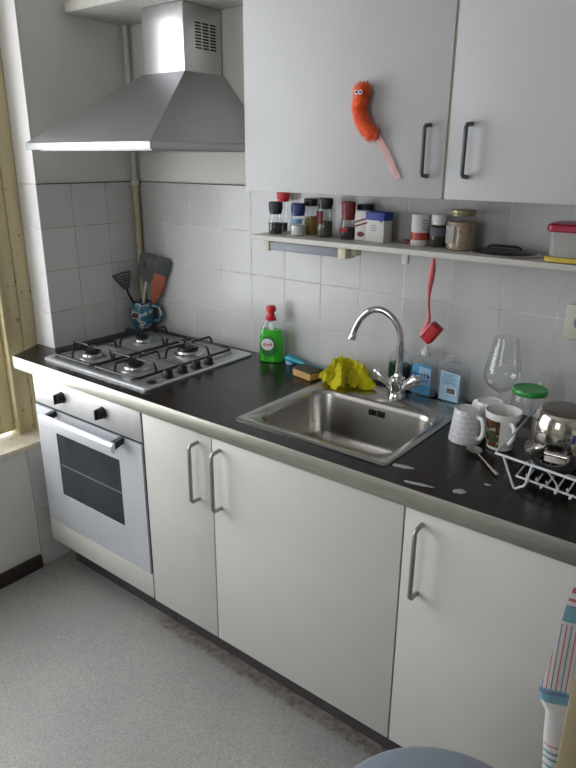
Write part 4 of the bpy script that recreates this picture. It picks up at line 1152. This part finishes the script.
def towel_mat():
    m, nt, b, out = nodes_of('striped_towelling')
    tc = nt.nodes.new('ShaderNodeTexCoord'); s = nt.nodes.new('ShaderNodeSeparateXYZ'); nt.links.new(tc.outputs['Object'], s.inputs[0])
    W_ = (.62, .61, .61); BL_ = (.15, .33, .42); RD = (.45, .10, .12); TL = (.13, .30, .33); PU = (.16, .17, .36)
    mr = nt.nodes.new('ShaderNodeMapRange'); mr.inputs[1].default_value = .45; mr.inputs[2].default_value = 1.05; nt.links.new(s.outputs['Z'], mr.inputs[0])
    def f(z): return (z-.45)/.6
    bands = [(0, W_)]
    for z in (.645, .661, .677, .691, .703): bands += [(f(z), TL), (f(z+.0032), W_)]
    bands += [(f(.716), RD), (f(.7185), W_)]
    bands += [(f(.793), BL_), (f(.808), PU), (f(.811), BL_), (f(.817), W_)]
    bands += [(f(.942), BL_), (f(.966), PU), (f(.969), W_), (f(.976), RD), (f(.981), W_), (f(.990), RD), (f(1.0), W_), (f(1.008), BL_), (f(1.016), W_)]
    r = ramp(nt, mr.outputs[0], bands); r.color_ramp.interpolation = 'CONSTANT'
    # lengthwise thin stripes between the blue bands
    fx = math_n(nt, 'FRACT', math_n(nt, 'DIVIDE', s.outputs['X'], .0062))
    line = math_n(nt, 'LESS_THAN', fx, .26)
    alt = math_n(nt, 'FRACT', math_n(nt, 'DIVIDE', s.outputs['X'], .0124))
    c2 = nt.nodes.new('ShaderNodeMixRGB'); nt.links.new(math_n(nt, 'GREATER_THAN', alt, .5), c2.inputs[0])
    c2.inputs[1].default_value = (.50, .10, .12, 1); c2.inputs[2].default_value = (.14, .18, .36, 1)
    zm = math_n(nt, 'MULTIPLY', math_n(nt, 'GREATER_THAN', s.outputs['Z'], .818), math_n(nt, 'LESS_THAN', s.outputs['Z'], .938))
    xm_ = math_n(nt, 'LESS_THAN', s.outputs['X'], -.006)
    mx = nt.nodes.new('ShaderNodeMixRGB'); nt.links.new(math_n(nt, 'MULTIPLY', math_n(nt, 'MULTIPLY', line, zm), xm_), mx.inputs[0])
    nt.links.new(r.outputs[0], mx.inputs[1]); nt.links.new(c2.outputs[0], mx.inputs[2])
    nt.links.new(mx.outputs[0], b.inputs['Base Color']); b.inputs['Roughness'].default_value = .9; b.inputs['Sheen Weight'].default_value = .3
    n = noise(nt, 700, 2); bp = nt.nodes.new('ShaderNodeBump'); bp.inputs['Strength'].default_value = .6; bp.inputs['Distance'].default_value = .002
    nt.links.new(n.outputs[0], bp.inputs['Height']); nt.links.new(bp.outputs[0], b.inputs['Normal'])
    return m
M['towel'] = towel_mat()
tw = bmesh.new(); NX, NZ = 40, 70
# local origin at (1.975,-.866); hangs from the rail on both sides
def left_edge(z):
    P = [(.45, -.034), (.65, -.034), (.73, -.042), (.785, -.045), (.792, -.056), (.813, -.060), (.820, -.056), (.87, -.050), (.916, -.046), (.97, -.042), (1.015, -.034), (1.14, -.030), (1.3, -.03)]
    for (a, x), (b_, y) in zip(P, P[1:]):
        if z <= b_: return x+(y-x)*max(0, (z-a))/(b_-a)
    return P[-1][1]
prof_ = []
for j in range(NZ+1):
    s_len = j/NZ*1.30; up = .665
    if s_len < up: prof_.append((.50+s_len, .016, 0, 1))
    elif s_len < up+.10:
        a = (s_len-up)/.10*PI; prof_.append((1.165+.026*math.sin(a), .016*math.cos(a)-.0, 1, -1))
    else: prof_.append((1.165-(s_len-up-.10), -.016, 2, -1))
TH = .0017
rings_ = []
for k_, (z, yb, side, _) in enumerate(prof_):
    z2, y2 = prof_[min(k_+1, NZ)][:2]; z1, y1 = prof_[max(k_-1, 0)][:2]
    dz, dy = z2-z1, y2-y1; ln_ = math.hypot(dz, dy) or 1
    ny, nz = dz/ln_, -dy/ln_       # outward in the y-z plane
    fr_, bk_ = [], []
    for i in range(NX+1):
        u = i/NX; xl = left_edge(z); x = xl+(.26-xl)*u
        wv = .0055*math.sin(u*30+z*5)*min(1, max(0, (1.10-z)*5))
        fr_.append((x, yb+wv+ny*TH, z+nz*TH)); bk_.append((x, yb+wv-ny*TH, z-nz*TH))
    rings_.append(fr_+bk_[::-1])
tb_ = B(); tb_.loft(rings_); tw.free(); tw = tb_.bm
tob = obj('tea_towel', tw, M['towel'], None, angle=80, loc=(1.982, -.864, .010))
tag(tob, 'white towel with blue bands and red stripes hanging on the rack', 'towel')

# ---------------------------------------------------------------- light, world, camera
def area(name, loc, rot, sx, sy, power, col):
    l = bpy.data.lights.new(name, 'AREA'); l.shape = 'RECTANGLE'; l.size = sx; l.size_y = sy; l.energy = power; l.color = col
    o = bpy.data.objects.new(name, l); COL.objects.link(o); o.location = loc; o.rotation_euler = rot
    return o
def portal(name, loc, rot, sx, sy):
    o = area(name, loc, rot, sx, sy, 1, (1, 1, 1)); o.data.cycles.is_portal = True
portal('left_window_portal', (-.175, -1.37, 1.50), (0, math.radians(-90), 0), 1.86, 1.75)
portal('rear_fill_portal', ((W2X0+W2X1)/2, YF-.10, (W2Z0+W2Z1)/2), (math.radians(90), 0, 0), W2X1-W2X0, W2Z1-W2Z0)
wd = bpy.data.worlds.new('sky'); scn.world = wd; wd.use_nodes = True
bg = wd.node_tree.nodes['Background']; bg.inputs[0].default_value = (.93, .96, 1.0, 1); bg.inputs[1].default_value = 9

cam = bpy.data.cameras.new('camera'); cam.sensor_fit = 'VERTICAL'; cam.sensor_height = 24; cam.lens = 643.586/768*24
cam.clip_start = .02
co = bpy.data.objects.new('camera', cam); COL.objects.link(co)
Rv = Vector((0.78941381, 0.61383395, 0.00580701)); Uv = Vector((-0.2066928, 0.25688357, 0.94408099)); Fv = Vector((-0.57801724, 0.74647084, -0.3296625))
m4 = Matrix(((Rv.x, Uv.x, -Fv.x, 2.08949), (Rv.y, Uv.y, -Fv.y, -1.71880), (Rv.z, Uv.z, -Fv.z, 1.56717), (0, 0, 0, 1)))
co.matrix_world = m4
scn.camera = co
scn.cycles.transparent_max_bounces = 24
scn.view_settings.view_transform = 'Standard'; scn.view_settings.look = 'None'; scn.view_settings.gamma = 1
scn.view_settings.exposure = -0.60
